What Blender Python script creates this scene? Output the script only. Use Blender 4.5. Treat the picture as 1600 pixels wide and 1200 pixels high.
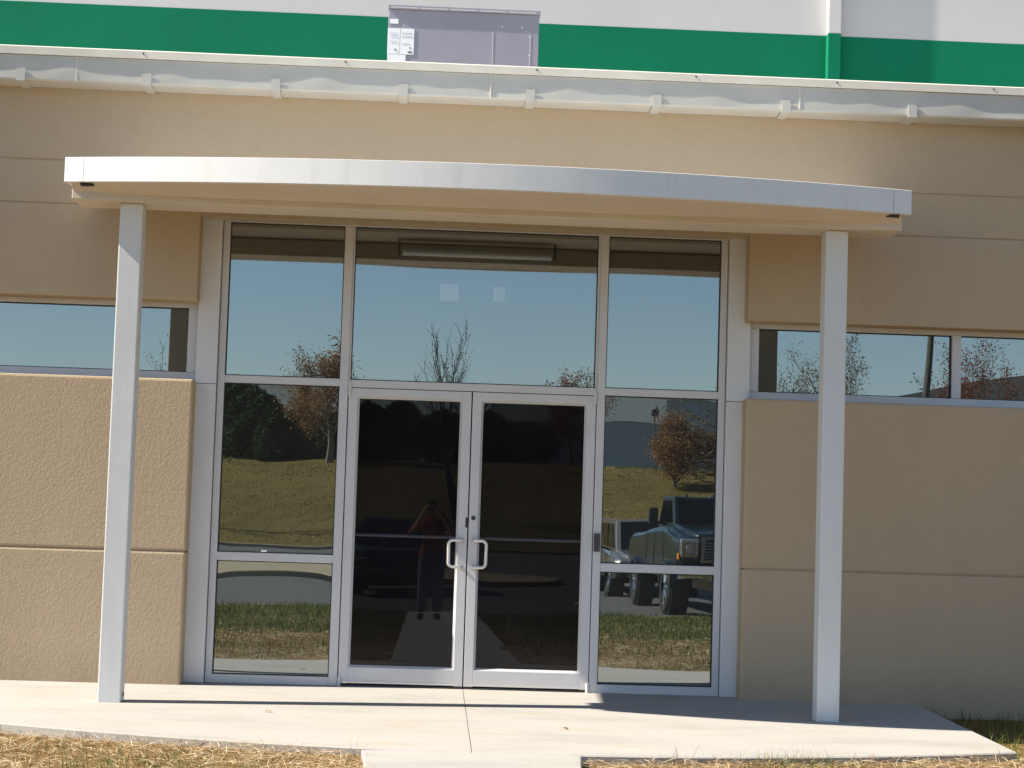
import bpy, bmesh, math, random
import numpy as np
from mathutils import Vector, Matrix
random.seed(7); np.random.seed(7)
sc = bpy.context.scene
for o in list(bpy.data.objects): bpy.data.objects.remove(o)

# ------------------------------------------------------------------ camera
cd = bpy.data.cameras.new('camera'); cam = bpy.data.objects.new('camera', cd)
sc.collection.objects.link(cam); sc.camera = cam
Rv = Vector((0.99851352, -0.04437288, 0.03165114)); Uv = Vector((-0.03465691, -0.06869244, 0.99703573)); Fv = Vector((0.04206715, 0.99665059, 0.07012816))
CAM = Vector((-0.2836, -13.7237, 1.3238))
m3 = Matrix((Rv, Uv, -Fv)).transposed()
cam.matrix_world = Matrix.Translation(CAM) @ m3.to_4x4()
cd.sensor_width = 36; cd.lens = 2850/1600*36; cd.clip_start = 0.005; cd.clip_end = 3000
sc.render.resolution_x = 1024; sc.render.resolution_y = 768

# ------------------------------------------------------------------ sky and sun
SUN_H = Vector((-0.9935, -0.114)); SUN_E = math.radians(42.4)
w = bpy.data.worlds.new('World'); sc.world = w; w.use_nodes = True
nt = w.node_tree; bg = nt.nodes['Background']
sky = nt.nodes.new('ShaderNodeTexSky'); sky.sky_type = 'NISHITA'; sky.sun_disc = False
sky.sun_elevation = SUN_E; sky.sun_rotation = math.atan2(SUN_H.x, SUN_H.y)
sky.altitude = 300; sky.air_density = 1.0; sky.dust_density = 0.25; sky.ozone_density = 2.0
nt.links.new(sky.outputs[0], bg.inputs[0]); bg.inputs[1].default_value = 0.072
sl = bpy.data.lights.new('sun', 'SUN'); sl.energy = 5.0; sl.angle = math.radians(0.53); sl.color = (1.0, 0.92, 0.80)
so = bpy.data.objects.new('sun', sl); sc.collection.objects.link(so)
d = Vector((-SUN_H.x*math.cos(SUN_E), -SUN_H.y*math.cos(SUN_E), -math.sin(SUN_E)))
so.rotation_euler = d.to_track_quat('-Z', 'Y').to_euler(); so.location = (-30, -5, 30)
vs = sc.view_settings
vs.view_transform = 'Standard'; vs.look = 'None'; vs.exposure = 1.2; vs.gamma = 1.0; vs.use_curve_mapping = False
sc.render.engine = 'CYCLES'
sc.cycles.max_bounces = 10; sc.cycles.glossy_bounces = 6; sc.cycles.transparent_max_bounces = 12
sc.cycles.diffuse_bounces = 5; sc.cycles.sample_clamp_indirect = 6; sc.cycles.caustics_reflective = False

# ------------------------------------------------------------------ materials
def nodes(name):
    m = bpy.data.materials.new(name); m.use_nodes = True
    t = m.node_tree; b = t.nodes['Principled BSDF']; return m, t, b
def N(t, kind, **kw):
    n = t.nodes.new(kind)
    for k, v in kw.items():
        if k in n.inputs.keys(): n.inputs[k].default_value = v
        else: setattr(n, k, v)
    return n
def ramp(t, fac, stops):
    r = t.nodes.new('ShaderNodeValToRGB'); e = r.color_ramp.elements
    e[0].position, e[0].color = stops[0][0], (*stops[0][1], 1)
    e[1].position, e[1].color = stops[-1][0], (*stops[-1][1], 1)
    for p, c in stops[1:-1]:
        x = e.new(p); x.color = (*c, 1)
    t.links.new(fac, r.inputs[0]); return r.outputs[0]
def noise(t, scale, detail=4, rough=0.55, stretch=None):
    tc = N(t, 'ShaderNodeNewGeometry'); src = tc.outputs['Position']
    if stretch:
        mp = t.nodes.new('ShaderNodeMapping'); mp.inputs['Scale'].default_value = stretch
        t.links.new(src, mp.inputs[0]); src = mp.outputs[0]
    n = N(t, 'ShaderNodeTexNoise', Scale=scale, Detail=detail, Roughness=rough)
    t.links.new(src, n.inputs['Vector']); return n.outputs['Fac']
def bump(t, b, h, strength=0.3, dist=0.01):
    n = N(t, 'ShaderNodeBump', Strength=strength, Distance=dist)
    t.links.new(h, n.inputs['Height']); t.links.new(n.outputs[0], b.inputs['Normal']); return n
def mix(t, f, a, c):
    n = t.nodes.new('ShaderNodeMix'); n.data_type = 'RGBA'
    if hasattr(f, 'links'): t.links.new(f, n.inputs[0])
    else: n.inputs[0].default_value = f
    for k, s in ((a, 6), (c, 7)):
        if isinstance(k, tuple): n.inputs[s].default_value = (*k, 1)
        else: t.links.new(k, n.inputs[s])
    return n.outputs[2]
def simple(name, col, rough=0.5, metal=0.0, var=0.08, scale=3.0, bstr=0.0, bscale=60, spec=0.5, coat=0.0):
    m, t, b = nodes(name)
    f = noise(t, scale, 5)
    lo = tuple(c*(1-var) for c in col); hi = tuple(min(1, c*(1+var)) for c in col)
    t.links.new(ramp(t, f, [(0.3, lo), (0.7, hi)]), b.inputs['Base Color'])
    b.inputs['Roughness'].default_value = rough; b.inputs['Metallic'].default_value = metal
    b.inputs['Specular IOR Level'].default_value = spec
    if coat: b.inputs['Coat Weight'].default_value = coat; b.inputs['Coat Roughness'].default_value = 0.03
    if bstr: bump(t, b, noise(t, bscale, 3), bstr, 0.004)
    return m
M = {}
def stucco(name, col):
    m, t, b = nodes(name)
    big = noise(t, 0.9, 5, 0.6); fine = noise(t, 34, 4, 0.6); streak = noise(t, 1.6, 4, 0.6, (2.2, 2.2, 0.35))
    c1 = ramp(t, big, [(0.3, tuple(c*0.93 for c in col)), (0.7, tuple(c*1.05 for c in col))])
    c2 = ramp(t, fine, [(0.3, tuple(c*0.9 for c in col)), (0.7, tuple(c*1.06 for c in col))])
    c = mix(t, 0.5, c1, c2)
    c3 = ramp(t, streak, [(0.35, tuple(c*0.93 for c in col)), (0.6, col)])
    c = mix(t, 0.35, c, c3)
    gp = N(t, 'ShaderNodeNewGeometry'); sz = N(t, 'ShaderNodeSeparateXYZ'); t.links.new(gp.outputs['Position'], sz.inputs[0])
    dn = noise(t, 5.0, 5, 0.7, (1, 1, 0.5)); dz = N(t, 'ShaderNodeMapRange'); t.links.new(sz.outputs['Z'], dz.inputs[0]); dz.inputs[1].default_value = 0.30; dz.inputs[2].default_value = -0.05
    dm = N(t, 'ShaderNodeMath', operation='MULTIPLY'); t.links.new(dn, dm.inputs[0]); t.links.new(dz.outputs[0], dm.inputs[1])
    t.links.new(mix(t, dm.outputs[0], c, (0.30, 0.22, 0.15)), b.inputs['Base Color'])
    b.inputs['Roughness'].default_value = 0.92; b.inputs['Specular IOR Level'].default_value = 0.15
    a1 = noise(t, 62, 2, 0.5, (1, 1, 0.75)); a2 = noise(t, 150, 2, 0.5)
    ad = N(t, 'ShaderNodeMath', operation='MULTIPLY_ADD'); t.links.new(a2, ad.inputs[0]); ad.inputs[1].default_value = 0.45; t.links.new(a1, ad.inputs[2])
    bump(t, b, ad.outputs[0], 0.42, 0.0042)
    return m
M['stucco'] = stucco('stucco', (0.478, 0.370, 0.253))
M['stucco_joint'] = simple('stucco_joint', (0.42, 0.33, 0.225), 0.95, var=0.1, scale=9)
M['white_paint'] = simple('white_paint', (0.80, 0.80, 0.78), 0.42, var=0.03, scale=2.2, bstr=0.03, bscale=5)
M['column_paint'] = simple('column_paint', (0.64, 0.645, 0.635), 0.5, var=0.04, scale=2.5, bstr=0.02, bscale=90)
def worn(name, col, dirt):
    m = simple(name, col, 0.45, var=0.03, scale=2.2, bstr=0.03, bscale=5); t = m.node_tree; b = t.nodes['Principled BSDF']
    src = b.inputs['Base Color'].links[0].from_socket
    st = noise(t, 7.0, 5, 0.7, (1, 1, 0.12)); sp_ = noise(t, 22, 4, 0.75)
    mr = N(t, 'ShaderNodeMapRange'); t.links.new(st, mr.inputs[0]); mr.inputs[1].default_value = 0.52; mr.inputs[2].default_value = 0.8; mr.inputs[4].default_value = 0.30
    m2_ = N(t, 'ShaderNodeMapRange'); t.links.new(sp_, m2_.inputs[0]); m2_.inputs[1].default_value = 0.66; m2_.inputs[2].default_value = 0.8; m2_.inputs[4].default_value = 0.35
    c = mix(t, mr.outputs[0], src, dirt); t.links.new(mix(t, m2_.outputs[0], c, dirt), b.inputs['Base Color']); return m
M['white_paint'] = worn('worn_white_paint', (0.72, 0.72, 0.71), (0.45, 0.42, 0.36))
M['column_paint'] = worn('worn_column_paint', (0.65, 0.655, 0.645), (0.42, 0.39, 0.34))
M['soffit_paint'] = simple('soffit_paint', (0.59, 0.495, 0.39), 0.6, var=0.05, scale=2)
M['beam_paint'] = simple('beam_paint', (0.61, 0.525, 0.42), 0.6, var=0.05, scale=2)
M['frame'] = simple('frame_metal', (0.60, 0.59, 0.60), 0.42, metal=0.15, var=0.04, scale=4)
M['cladding'] = simple('cladding_metal', (0.66, 0.66, 0.67), 0.4, metal=0.1, var=0.04, scale=2)
M['gasket'] = simple('gasket', (0.03, 0.03, 0.032), 0.7)
M['handle'] = simple('handle_metal', (0.72, 0.71, 0.68), 0.28, metal=0.5, var=0.03)
M['dark_metal'] = simple('dark_metal', (0.06, 0.06, 0.065), 0.45, metal=0.3)
M['gutter'] = simple('gutter_paint', (0.52, 0.505, 0.46), 0.45, var=0.06, scale=3)
M['roof_trim'] = simple('roof_trim', (0.70, 0.66, 0.57), 0.5, var=0.07, scale=4)
M['roof'] = simple('roof_membrane', (0.6, 0.58, 0.54), 0.8, var=0.1)
M['upper_white'] = simple('upper_wall_white', (0.56, 0.55, 0.54), 0.7, var=0.03, scale=1.2, bstr=0.12, bscale=40)
M['green'] = simple('green_band', (0.002, 0.165, 0.082), 0.7, spec=0.15, var=0.06, scale=1.2, bstr=0.08, bscale=40)
M['hvac'] = simple('hvac_paint', (0.28, 0.27, 0.32), 0.5, var=0.05, scale=3)
M['paper'] = simple('paper', (0.78, 0.80, 0.82), 0.7, var=0.03)
M['ink'] = simple('ink', (0.25, 0.26, 0.28), 0.7)
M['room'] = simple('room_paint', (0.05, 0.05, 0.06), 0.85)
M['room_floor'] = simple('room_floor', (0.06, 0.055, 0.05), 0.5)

def concrete(name, col, stain=(0.50, 0.40, 0.27)):
    m, t, b = nodes(name)
    f = noise(t, 0.8, 6, 0.65, (1, 2.6, 1)); g = noise(t, 45, 4, 0.6)
    c = ramp(t, f, [(0.25, tuple(k*0.76 for k in col)), (0.5, col), (0.75, tuple(min(1, k*1.08) for k in col))])
    c = mix(t, 0.25, c, ramp(t, g, [(0.35, tuple(k*0.8 for k in col)), (0.65, tuple(k*1.1 for k in col))]))
    s = noise(t, 1.3, 5, 0.7, (0.7, 2.2, 1))
    sr = N(t, 'ShaderNodeMapRange'); t.links.new(s, sr.inputs[0]); sr.inputs[1].default_value = 0.52; sr.inputs[2].default_value = 0.75; sr.inputs[4].default_value = 0.55
    t.links.new(mix(t, sr.outputs[0], c, stain), b.inputs['Base Color'])
    b.inputs['Roughness'].default_value = 0.9; b.inputs['Specular IOR Level'].default_value = 0.2
    bump(t, b, g, 0.25, 0.004)
    return m
M['concrete'] = concrete('concrete', (0.37, 0.355, 0.325), (0.35, 0.275, 0.18))
M['concrete_walk'] = concrete('concrete_walk', (0.36, 0.35, 0.325), (0.33, 0.28, 0.21))
M['kerb'] = concrete('kerb_concrete', (0.30, 0.255, 0.175), (0.26, 0.19, 0.11))
def asphalt():
    m, t, b = nodes('asphalt')
    f = noise(t, 0.35, 5, 0.6); g = noise(t, 60, 3)
    c = mix(t, 0.4, ramp(t, f, [(0.3, (0.055, 0.054, 0.052)), (0.7, (0.085, 0.082, 0.076))]), ramp(t, g, [(0.3, (0.04, 0.04, 0.039)), (0.7, (0.11, 0.107, 0.10))]))
    t.links.new(c, b.inputs['Base Color']); b.inputs['Roughness'].default_value = 0.9
    bump(t, b, g, 0.4, 0.006); return m
M['asphalt'] = asphalt()
M['road_paint'] = simple('road_paint', (0.72, 0.70, 0.64), 0.8, var=0.15, scale=6)

def lawn():
    m, t, b = nodes('lawn')
    geo = N(t, 'ShaderNodeNewGeometry'); sx = N(t, 'ShaderNodeSeparateXYZ'); t.links.new(geo.outputs['Position'], sx.inputs[0])
    patch = noise(t, 0.55, 5, 0.65); fine = noise(t, 22, 4, 0.7); mid = noise(t, 3.5, 5, 0.7)
    green = ramp(t, fine, [(0.3, (0.045, 0.065, 0.012)), (0.7, (0.12, 0.13, 0.03))])
    tan = ramp(t, fine, [(0.3, (0.16, 0.095, 0.035)), (0.7, (0.34, 0.235, 0.095))])
    soil = ramp(t, mid, [(0.35, (0.13, 0.07, 0.035)), (0.65, (0.26, 0.16, 0.075))])
    # straw mulch belt near the slab, turf farther out
    mr = N(t, 'ShaderNodeMapRange'); t.links.new(sx.outputs['Y'], mr.inputs[0]); mr.inputs[1].default_value = -13.0; mr.inputs[2].default_value = -5.0
    ad = N(t, 'ShaderNodeMath', operation='MULTIPLY_ADD'); t.links.new(patch, ad.inputs[0]); ad.inputs[1].default_value = 1.3; ad.inputs[2].default_value = -0.7
    ad2 = N(t, 'ShaderNodeMath', operation='ADD', use_clamp=True); t.links.new(mr.outputs[0], ad2.inputs[0]); t.links.new(ad.outputs[0], ad2.inputs[1])
    near = mix(t, 0.45, tan, soil)
    # dormant yellow-olive turf on the bank
    clump = noise(t, 1.1, 8, 0.72); wide = noise(t, 0.12, 4, 0.6)
    olive = ramp(t, clump, [(0.3, (0.085, 0.073, 0.024)), (0.5, (0.14, 0.112, 0.042)), (0.7, (0.20, 0.155, 0.066))])
    olive = mix(t, 0.40, olive, ramp(t, wide, [(0.35, (0.085, 0.080, 0.026)), (0.65, (0.16, 0.115, 0.048))]))
    far = N(t, 'ShaderNodeMapRange'); t.links.new(sx.outputs['Y'], far.inputs[0]); far.inputs[1].default_value = -24.0; far.inputs[2].default_value = -34.0
    lo = mix(t, ad2.outputs[0], mix(t, 0.35, green, tan), near)
    t.links.new(mix(t, far.outputs[0], lo, olive), b.inputs['Base Color'])
    b.inputs['Roughness'].default_value = 1.0; b.inputs['Specular IOR Level'].default_value = 0.0
    hb = N(t, 'ShaderNodeMath', operation='ADD'); t.links.new(fine, hb.inputs[0]); t.links.new(mid, hb.inputs[1])
    bump(t, b, hb.outputs[0], 0.8, 0.06); return m
M['lawn'] = lawn()
def island(name, stops, rough=0.8, trans=0.0):
    m, t, b = nodes(name); g = N(t, 'ShaderNodeNewGeometry')
    t.links.new(ramp(t, g.outputs['Random Per Island'], stops), b.inputs['Base Color'])
    b.inputs['Roughness'].default_value = rough; b.inputs['Specular IOR Level'].default_value = 0.2
    if trans:
        tr = N(t, 'ShaderNodeBsdfTranslucent'); ms = N(t, 'ShaderNodeMixShader'); ms.inputs[0].default_value = trans
        t.links.new(ramp(t, g.outputs['Random Per Island'], stops), tr.inputs[0])
        out = t.nodes['Material Output']; t.links.new(b.outputs[0], ms.inputs[1]); t.links.new(tr.outputs[0], ms.inputs[2]); t.links.new(ms.outputs[0], out.inputs[0])
    return m
M['straw'] = island('straw', [(0, (0.14, 0.07, 0.036)), (0.35, (0.29, 0.18, 0.09)), (0.6, (0.48, 0.36, 0.20)), (1, (0.70, 0.60, 0.42))])
M['grass'] = island('grass_blades', [(0, (0.04, 0.075, 0.012)), (0.45, (0.085, 0.12, 0.025)), (0.75, (0.15, 0.15, 0.04)), (1, (0.30, 0.24, 0.09))], trans=0.25)
M['bark'] = simple('bark', (0.13, 0.105, 0.085), 0.95, var=0.3, scale=12)
M['bark_dark'] = simple('bark_dark', (0.06, 0.055, 0.05), 0.95, var=0.3, scale=12)
M['leaf_brown'] = island('leaf_brown', [(0, (0.12, 0.055, 0.02)), (0.5, (0.24, 0.125, 0.05)), (1, (0.36, 0.22, 0.10))], trans=0.3)
M['leaf_red'] = island('leaf_red', [(0, (0.13, 0.035, 0.02)), (0.6, (0.24, 0.08, 0.045)), (1, (0.30, 0.16, 0.09))], trans=0.3)
M['leaf_olive'] = island('leaf_olive', [(0, (0.09, 0.06, 0.02)), (0.6, (0.19, 0.125, 0.05)), (1, (0.28, 0.19, 0.09))], trans=0.3)
M['needle'] = island('needle', [(0, (0.012, 0.024, 0.012)), (0.6, (0.025, 0.045, 0.018)), (1, (0.05, 0.07, 0.025))], trans=0.15)

def glass(name, refl, tint, through, film=0.02, fcol=(0.35, 0.35, 0.34)):
    m = bpy.data.materials.new(name); m.use_nodes = True; t = m.node_tree
    for n in list(t.nodes): t.nodes.remove(n)
    out = N(t, 'ShaderNodeOutputMaterial')
    gl = N(t, 'ShaderNodeBsdfGlossy'); gl.inputs['Roughness'].default_value = 0.0; gl.inputs['Color'].default_value = (*tint, 1)
    tr = N(t, 'ShaderNodeBsdfTransparent'); tr.inputs[0].default_value = (*through, 1)
    ms = N(t, 'ShaderNodeMixShader'); ms.inputs[0].default_value = refl
    # dust film, strengthened so its pale colour also imitates glare haze over reflections
    df = N(t, 'ShaderNodeBsdfDiffuse'); df.inputs[0].default_value = (*fcol, 1)
    m2 = N(t, 'ShaderNodeMixShader'); m2.inputs[0].default_value = film
    fn = noise(t, 1.7, 5, 0.65, (1, 1, 0.6)); fm = N(t, 'ShaderNodeMapRange'); t.links.new(fn, fm.inputs[0]); fm.inputs[1].default_value = 0.3; fm.inputs[2].default_value = 0.75; fm.inputs[3].default_value = film*0.7; fm.inputs[4].default_value = film*1.5; t.links.new(fm.outputs[0], m2.inputs[0])
    t.links.new(tr.outputs[0], ms.inputs[1]); t.links.new(gl.outputs[0], ms.inputs[2])
    t.links.new(ms.outputs[0], m2.inputs[1]); t.links.new(df.outputs[0], m2.inputs[2]); t.links.new(m2.outputs[0], out.inputs[0])
    return m
M['mirror_glass'] = glass('reflective_glass', 0.45, (0.70, 0.78, 0.80), (0.12, 0.13, 0.13), 0.05, (0.42, 0.42, 0.40))
M['door_glass'] = glass('tinted_door_glass', 0.027, (0.95, 0.97, 1.0), (0.30, 0.32, 0.36), 0.035, (0.22, 0.21, 0.25))
def paint(name, col, rough=0.25, metal=0.3):
    return simple(name, col, rough, metal, var=0.04, scale=1.5, coat=1.0)
M['truck_blue'] = simple('truck_paint', (0.004, 0.011, 0.015), 0.3, 0.1, var=0.1, scale=1.5, coat=0.45)
M['silver'] = paint('silver_paint', (0.22, 0.215, 0.20), 0.35, 0.5)
M['black_paint'] = paint('dark_paint', (0.012, 0.013, 0.018), 0.25, 0.3)
M['chrome'] = simple('chrome', (0.75, 0.75, 0.75), 0.08, metal=1.0, var=0.02)
M['car_glass'] = simple('car_glass', (0.004, 0.005, 0.007), 0.05, spec=0.12)
M['tyre'] = simple('tyre_rubber', (0.022, 0.021, 0.02), 0.85)
M['plastic'] = simple('black_plastic', (0.02, 0.02, 0.022), 0.6)
M['lamp_lens'] = simple('lamp_lens', (0.45, 0.45, 0.43), 0.12, metal=0.75, var=0.3, scale=30)
M['amber'] = simple('amber_lens', (0.75, 0.25, 0.03), 0.15)
M['tan_reflection'] = simple('tan_reflection', (0.30, 0.22, 0.12), 0.5)  # grass reflected low in the chrome bumper, put into the colour
M['bld_white'] = simple('far_wall_white', (0.86, 0.86, 0.81), 0.7, var=0.05, scale=0.3)
M['bld_blue'] = simple('far_wall_blue', (0.27, 0.32, 0.36), 0.6, var=0.1, scale=0.3)
M['bld_grey'] = simple('far_wall_grey', (0.34, 0.34, 0.31), 0.7, var=0.08, scale=0.3)
M['wood_pole'] = simple('wood_pole', (0.085, 0.075, 0.065), 0.9, var=0.2, scale=6)
M['skin'] = simple('skin', (0.42, 0.24, 0.16), 0.55, var=0.05, scale=20)
M['shirt'] = simple('orange_shirt', (0.42, 0.07, 0.018), 0.85, var=0.1, scale=12)
M['jeans'] = simple('jeans', (0.10, 0.13, 0.18), 0.9, var=0.15, scale=15)
M['cap'] = simple('cap_cloth', (0.018, 0.018, 0.022), 0.9)
M['shoe'] = simple('shoe_leather', (0.03, 0.026, 0.024), 0.6)
M['hair'] = simple('hair', (0.025, 0.018, 0.012), 0.7)
def emit(name, col, s):
    m = bpy.data.materials.new(name); m.use_nodes = True; t = m.node_tree; b = t.nodes['Principled BSDF']
    b.inputs['Base Color'].default_value = (*col, 1); b.inputs['Emission Color'].default_value = (*col, 1); b.inputs['Emission Strength'].default_value = s
    return m
M['lit_window'] = emit('lit_back_window', (0.9, 0.97, 1.0), 0.33)
M['diffuser'] = simple('lamp_diffuser', (0.88, 0.87, 0.83), 0.4, var=0.02)

# ------------------------------------------------------------------ helpers
class MB:
    def __init__(s): s.v = []; s.f = []
    def add(s, v, f):
        o = len(s.v); s.v += [tuple(p) for p in v]; s.f += [tuple(i+o for i in q) for q in f]; return s
    def box(s, x0, x1, y0, y1, z0, z1):
        v = [(x, y, z) for z in (z0, z1) for y in (y0, y1) for x in (x0, x1)]
        return s.add(v, [(0, 2, 3, 1), (4, 5, 7, 6), (0, 1, 5, 4), (2, 6, 7, 3), (0, 4, 6, 2), (1, 3, 7, 5)])
    def tube(s, pts, rads, n=8, cap=True):
        pts = [Vector(p) for p in pts]; rings = []
        if not hasattr(rads, '__len__'): rads = [rads]*len(pts)
        ref = None; vs_ = []
        for i, p in enumerate(pts):
            a = pts[max(i-1, 0)]; c = pts[min(i+1, len(pts)-1)]; tdir = (c-a).normalized()
            if ref is None: ref = Vector((1, 0, 0)) if abs(tdir.x) < 0.8 else Vector((0, 1, 0))
            u = (ref - tdir*ref.dot(tdir)).normalized(); v_ = tdir.cross(u); ref = u
            for k in range(n):
                an = 2*math.pi*k/n; vs_.append(p + (u*math.cos(an)+v_*math.sin(an))*rads[i])
        f = []
        for i in range(len(pts)-1):
            for k in range(n):
                a = i*n+k; b = i*n+(k+1) % n; f.append((a, b, b+n, a+n))
        if cap: f.append(tuple(range(n-1, -1, -1))); f.append(tuple((len(pts)-1)*n+k for k in range(n)))
        return s.add(vs_, f)
    def prism(s, prof, x0, x1, axis='x'):
        n = len(prof)
        if axis == 'x': v = [(x0, a, b) for a, b in prof]+[(x1, a, b) for a, b in prof]
        else: v = [(a, x0, b) for a, b in prof]+[(a, x1, b) for a, b in prof]
        f = [tuple(range(n)), tuple(range(2*n-1, n-1, -1))]+[(i, i+n, (i+1) % n+n, (i+1) % n) for i in range(n)]
        return s.add(v, f)
    def build(s, name, mat, parent=None, bevel=0, smooth=False, fixn=True):
        me = bpy.data.meshes.new(name); me.from_pydata(s.v, [], s.f); me.materials.append(M[mat] if isinstance(mat, str) else mat)
        if fixn or bevel:
            bm = bmesh.new(); bm.from_mesh(me)
            if fixn: bmesh.ops.recalc_face_normals(bm, faces=bm.faces)
            if bevel:
                es = [e for e in bm.edges if len(e.link_faces) == 2 and e.calc_face_angle(0) > 0.6]
                bmesh.ops.bevel(bm, geom=es, offset=bevel, segments=3 if bevel > 0.03 else 2, affect='EDGES', profile=0.6, clamp_overlap=True)
            bm.to_mesh(me); bm.free()
        if smooth:
            for p in me.polygons: p.use_smooth = True
        o = bpy.data.objects.new(name, me); sc.collection.objects.link(o)
        if parent: o.parent = parent
        return o
def box(name, mat, parent, *a, bevel=0): return MB().box(*a).build(name, mat, parent, bevel)
def empty(name, label, cat, loc=(0, 0, 0), rz=0, group=None):
    o = bpy.data.objects.new(name, None); sc.collection.objects.link(o); o.location = loc; o.rotation_euler = (0, 0, rz)
    return tag(o, label, cat, group)
def tag(o, label, cat, group=None):
    o['label'] = label; o['category'] = cat
    if group: o['group'] = group
    return o
def struct(o, kind='structure'): o['kind'] = kind; return o
def copy_child(o, parent, dx=(0, 0, 0)):
    c = o.copy(); c.parent = parent; c.location = Vector(o.location)+Vector(dx); sc.collection.objects.link(c); return c

# ------------------------------------------------------------------ ground profile (D = distance in front of the glass line)
_PD = [-200, 2.0, 3.2, 6, 10, 14, 17.45, 17.75, 29, 36, 55.5, 57, 60, 66, 72, 77, 84, 110, 500]
_PZ = [-0.13, -0.10, -0.105, -0.17, -0.26, -0.34, -0.40, -0.52, -0.52, -0.42, -0.20, -0.12, 0.35, 1.55, 2.75, 3.35, 3.55, 3.6, 3.6]
def G(D): return float(np.interp(D, _PD, _PZ))
def lawn_z(x, y):
    D = -y
    z = np.interp(D, _PD, _PZ)
    bumps = 0.018*np.sin(x*1.7+y*0.9)+0.014*np.sin(x*0.6-y*2.1)+0.01*np.sin(3.9*x+1.3*y)
    z = z+bumps*np.clip((D-3.0)/1.5, 0.25, 1)
    z = z+0.35*np.sin(x*0.045+1.0)*np.clip((D-60)/15, 0, 1)
    z = z-0.30*((D > 17.6) & (D < 55.8))*(np.abs(x) < 70)          # bed of the paved lot
    z = z-0.25*((np.abs(x) < 0.50) & (D > 2.6) & (D < 17.6))          # bed of the walkway
    return z
def grid(name, xs, ys, zf, mat):
    X, Y = np.meshgrid(xs, ys); Z = zf(X, Y); nx = len(xs)
    v = np.stack([X.ravel(), Y.ravel(), Z.ravel()], 1)
    f = [(j*nx+i, j*nx+i+1, (j+1)*nx+i+1, (j+1)*nx+i) for j in range(len(ys)-1) for i in range(nx-1)]
    me = bpy.data.meshes.new(name); me.from_pydata(v.tolist(), [], f); me.materials.append(M[mat])
    for p in me.polygons: p.use_smooth = True
    o = bpy.data.objects.new(name, me); sc.collection.objects.link(o); return o
xs = np.concatenate([[-900, -400, -200, -120, -80], np.arange(-70.02, -12, 3), np.arange(-12, -0.7, 0.3), [-0.62, -0.52, -0.49, 0, 0.49, 0.52, 0.62], np.arange(0.9, 12, 0.3), np.arange(12, 70, 3), [70.02, 80, 120, 200, 400, 900]])
xs = np.unique(np.round(xs, 3))
ys = -np.concatenate([[-600, -200, -60, -20, 0, 1.5, 2.4], np.arange(2.7, 17.4, 0.3), [17.45, 17.58, 17.62, 18, 22, 30, 40, 50, 55.75, 55.82], np.arange(56.5, 86, 1.5), [95, 110, 150, 250, 900]])
terrain = struct(grid('ground', xs, ys[::-1], lawn_z, 'lawn'))

# concrete entry slab: bowed front, two sections with a joint between
def slab_front(x): return -(3.12-0.066*(x-0.40)**2)
slab = bpy.data.objects.new('entry_slab', None); sc.collection.objects.link(slab); struct(slab)
def slab_section(x0, x1):
    n = 16; mb = MB(); top = []; 
    xs_ = [x0+(x1-x0)*i/n for i in range(n+1)]
    fr = [(x, slab_front(x)) for x in xs_]; bk = [(x, 0.30) for x in xs_]
    def ztop(y): return 0.0 if y > 0 else 0.019*y
    v = []; 
    for (x, y) in fr: v += [(x, y, -0.30), (x, y, ztop(y)-0.008), (x, y+0.010, ztop(y)), ]
    for (x, y) in bk: v += [(x, -0.02, 0.0), (x, y, 0.0)]
    b = 3*(n+1); f = []
    for i in range(n):
        f += [(3*i, 3*i+3, 3*i+4, 3*i+1), (3*i+1, 3*i+4, 3*i+5, 3*i+2), (3*i+2, 3*i+5, b+2*i+2, b+2*i), (b+2*i, b+2*i+2, b+2*i+3, b+2*i+1)]
    # end faces
    for i, s in ((0, 1), (n, -1)):
        q = len(v); yb = 0.30
        v += [(xs_[i], yb, -0.30)]
        f.append((3*i, 3*i+1, 3*i+2, b+2*i, b+2*i+1, q))
    mb.add(v, f); return mb.build('slab_section', 'concrete', slab)
slab_section(-3.42, -0.0022); slab_section(0.0022, 3.36)
MB().add([(-0.0021, -3.1, -0.25), (0.0021, -3.1, -0.25), (0.0021, 0.25, -0.25), (-0.0021, 0.25, -0.25), (-0.0021, -3.1, -0.074), (0.0021, -3.1, -0.074), (0.0021, 0.0, -0.009), (-0.0021, 0.0, -0.009)], [(0, 1, 5, 4), (4, 5, 6, 7), (0, 4, 7, 3), (1, 2, 6, 5), (2, 3, 7, 6)]).build('joint_filler', 'kerb', slab)
# walkway of poured sections
walk = bpy.data.objects.new('walkway', None); sc.collection.objects.link(walk); struct(walk)
wy = [3.118, 4.62, 6.1, 7.6, 9.1, 10.6, 12.1, 13.6, 15.1, 16.6, 17.5]
def walk_z(D): return float(np.interp(D, [3.1, 4.6, 10, 17.5], [-0.0592, -0.110, -0.235, -0.385]))
for a, b2 in zip(wy[:-1], wy[1:]):
    fl0 = 0.02 if a < 3.5 else 0; n = 4; mb = MB(); v = []
    for k in range(n+1):
        D = a+0.004+(b2-a-0.008)*k/n; hw = 0.60+(0.035*math.exp(-(D-3.118)*6) if a < 3.5 else 0); z = walk_z(D)
        v += [(-hw, -D, z-0.25), (-hw, -D, z-0.006), (-hw+0.008, -D, z), (hw-0.008, -D, z), (hw, -D, z-0.006), (hw, -D, z-0.25)]
    f = []
    for k in range(n):
        for j in range(5): f.append((6*k+j, 6*k+j+1, 6*k+j+7, 6*k+j+6))
    f += [tuple(range(6)), tuple(range(6*n, 6*n+6))]
    mb.add(v, f).build('walk_section', 'concrete_walk', walk)
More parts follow.
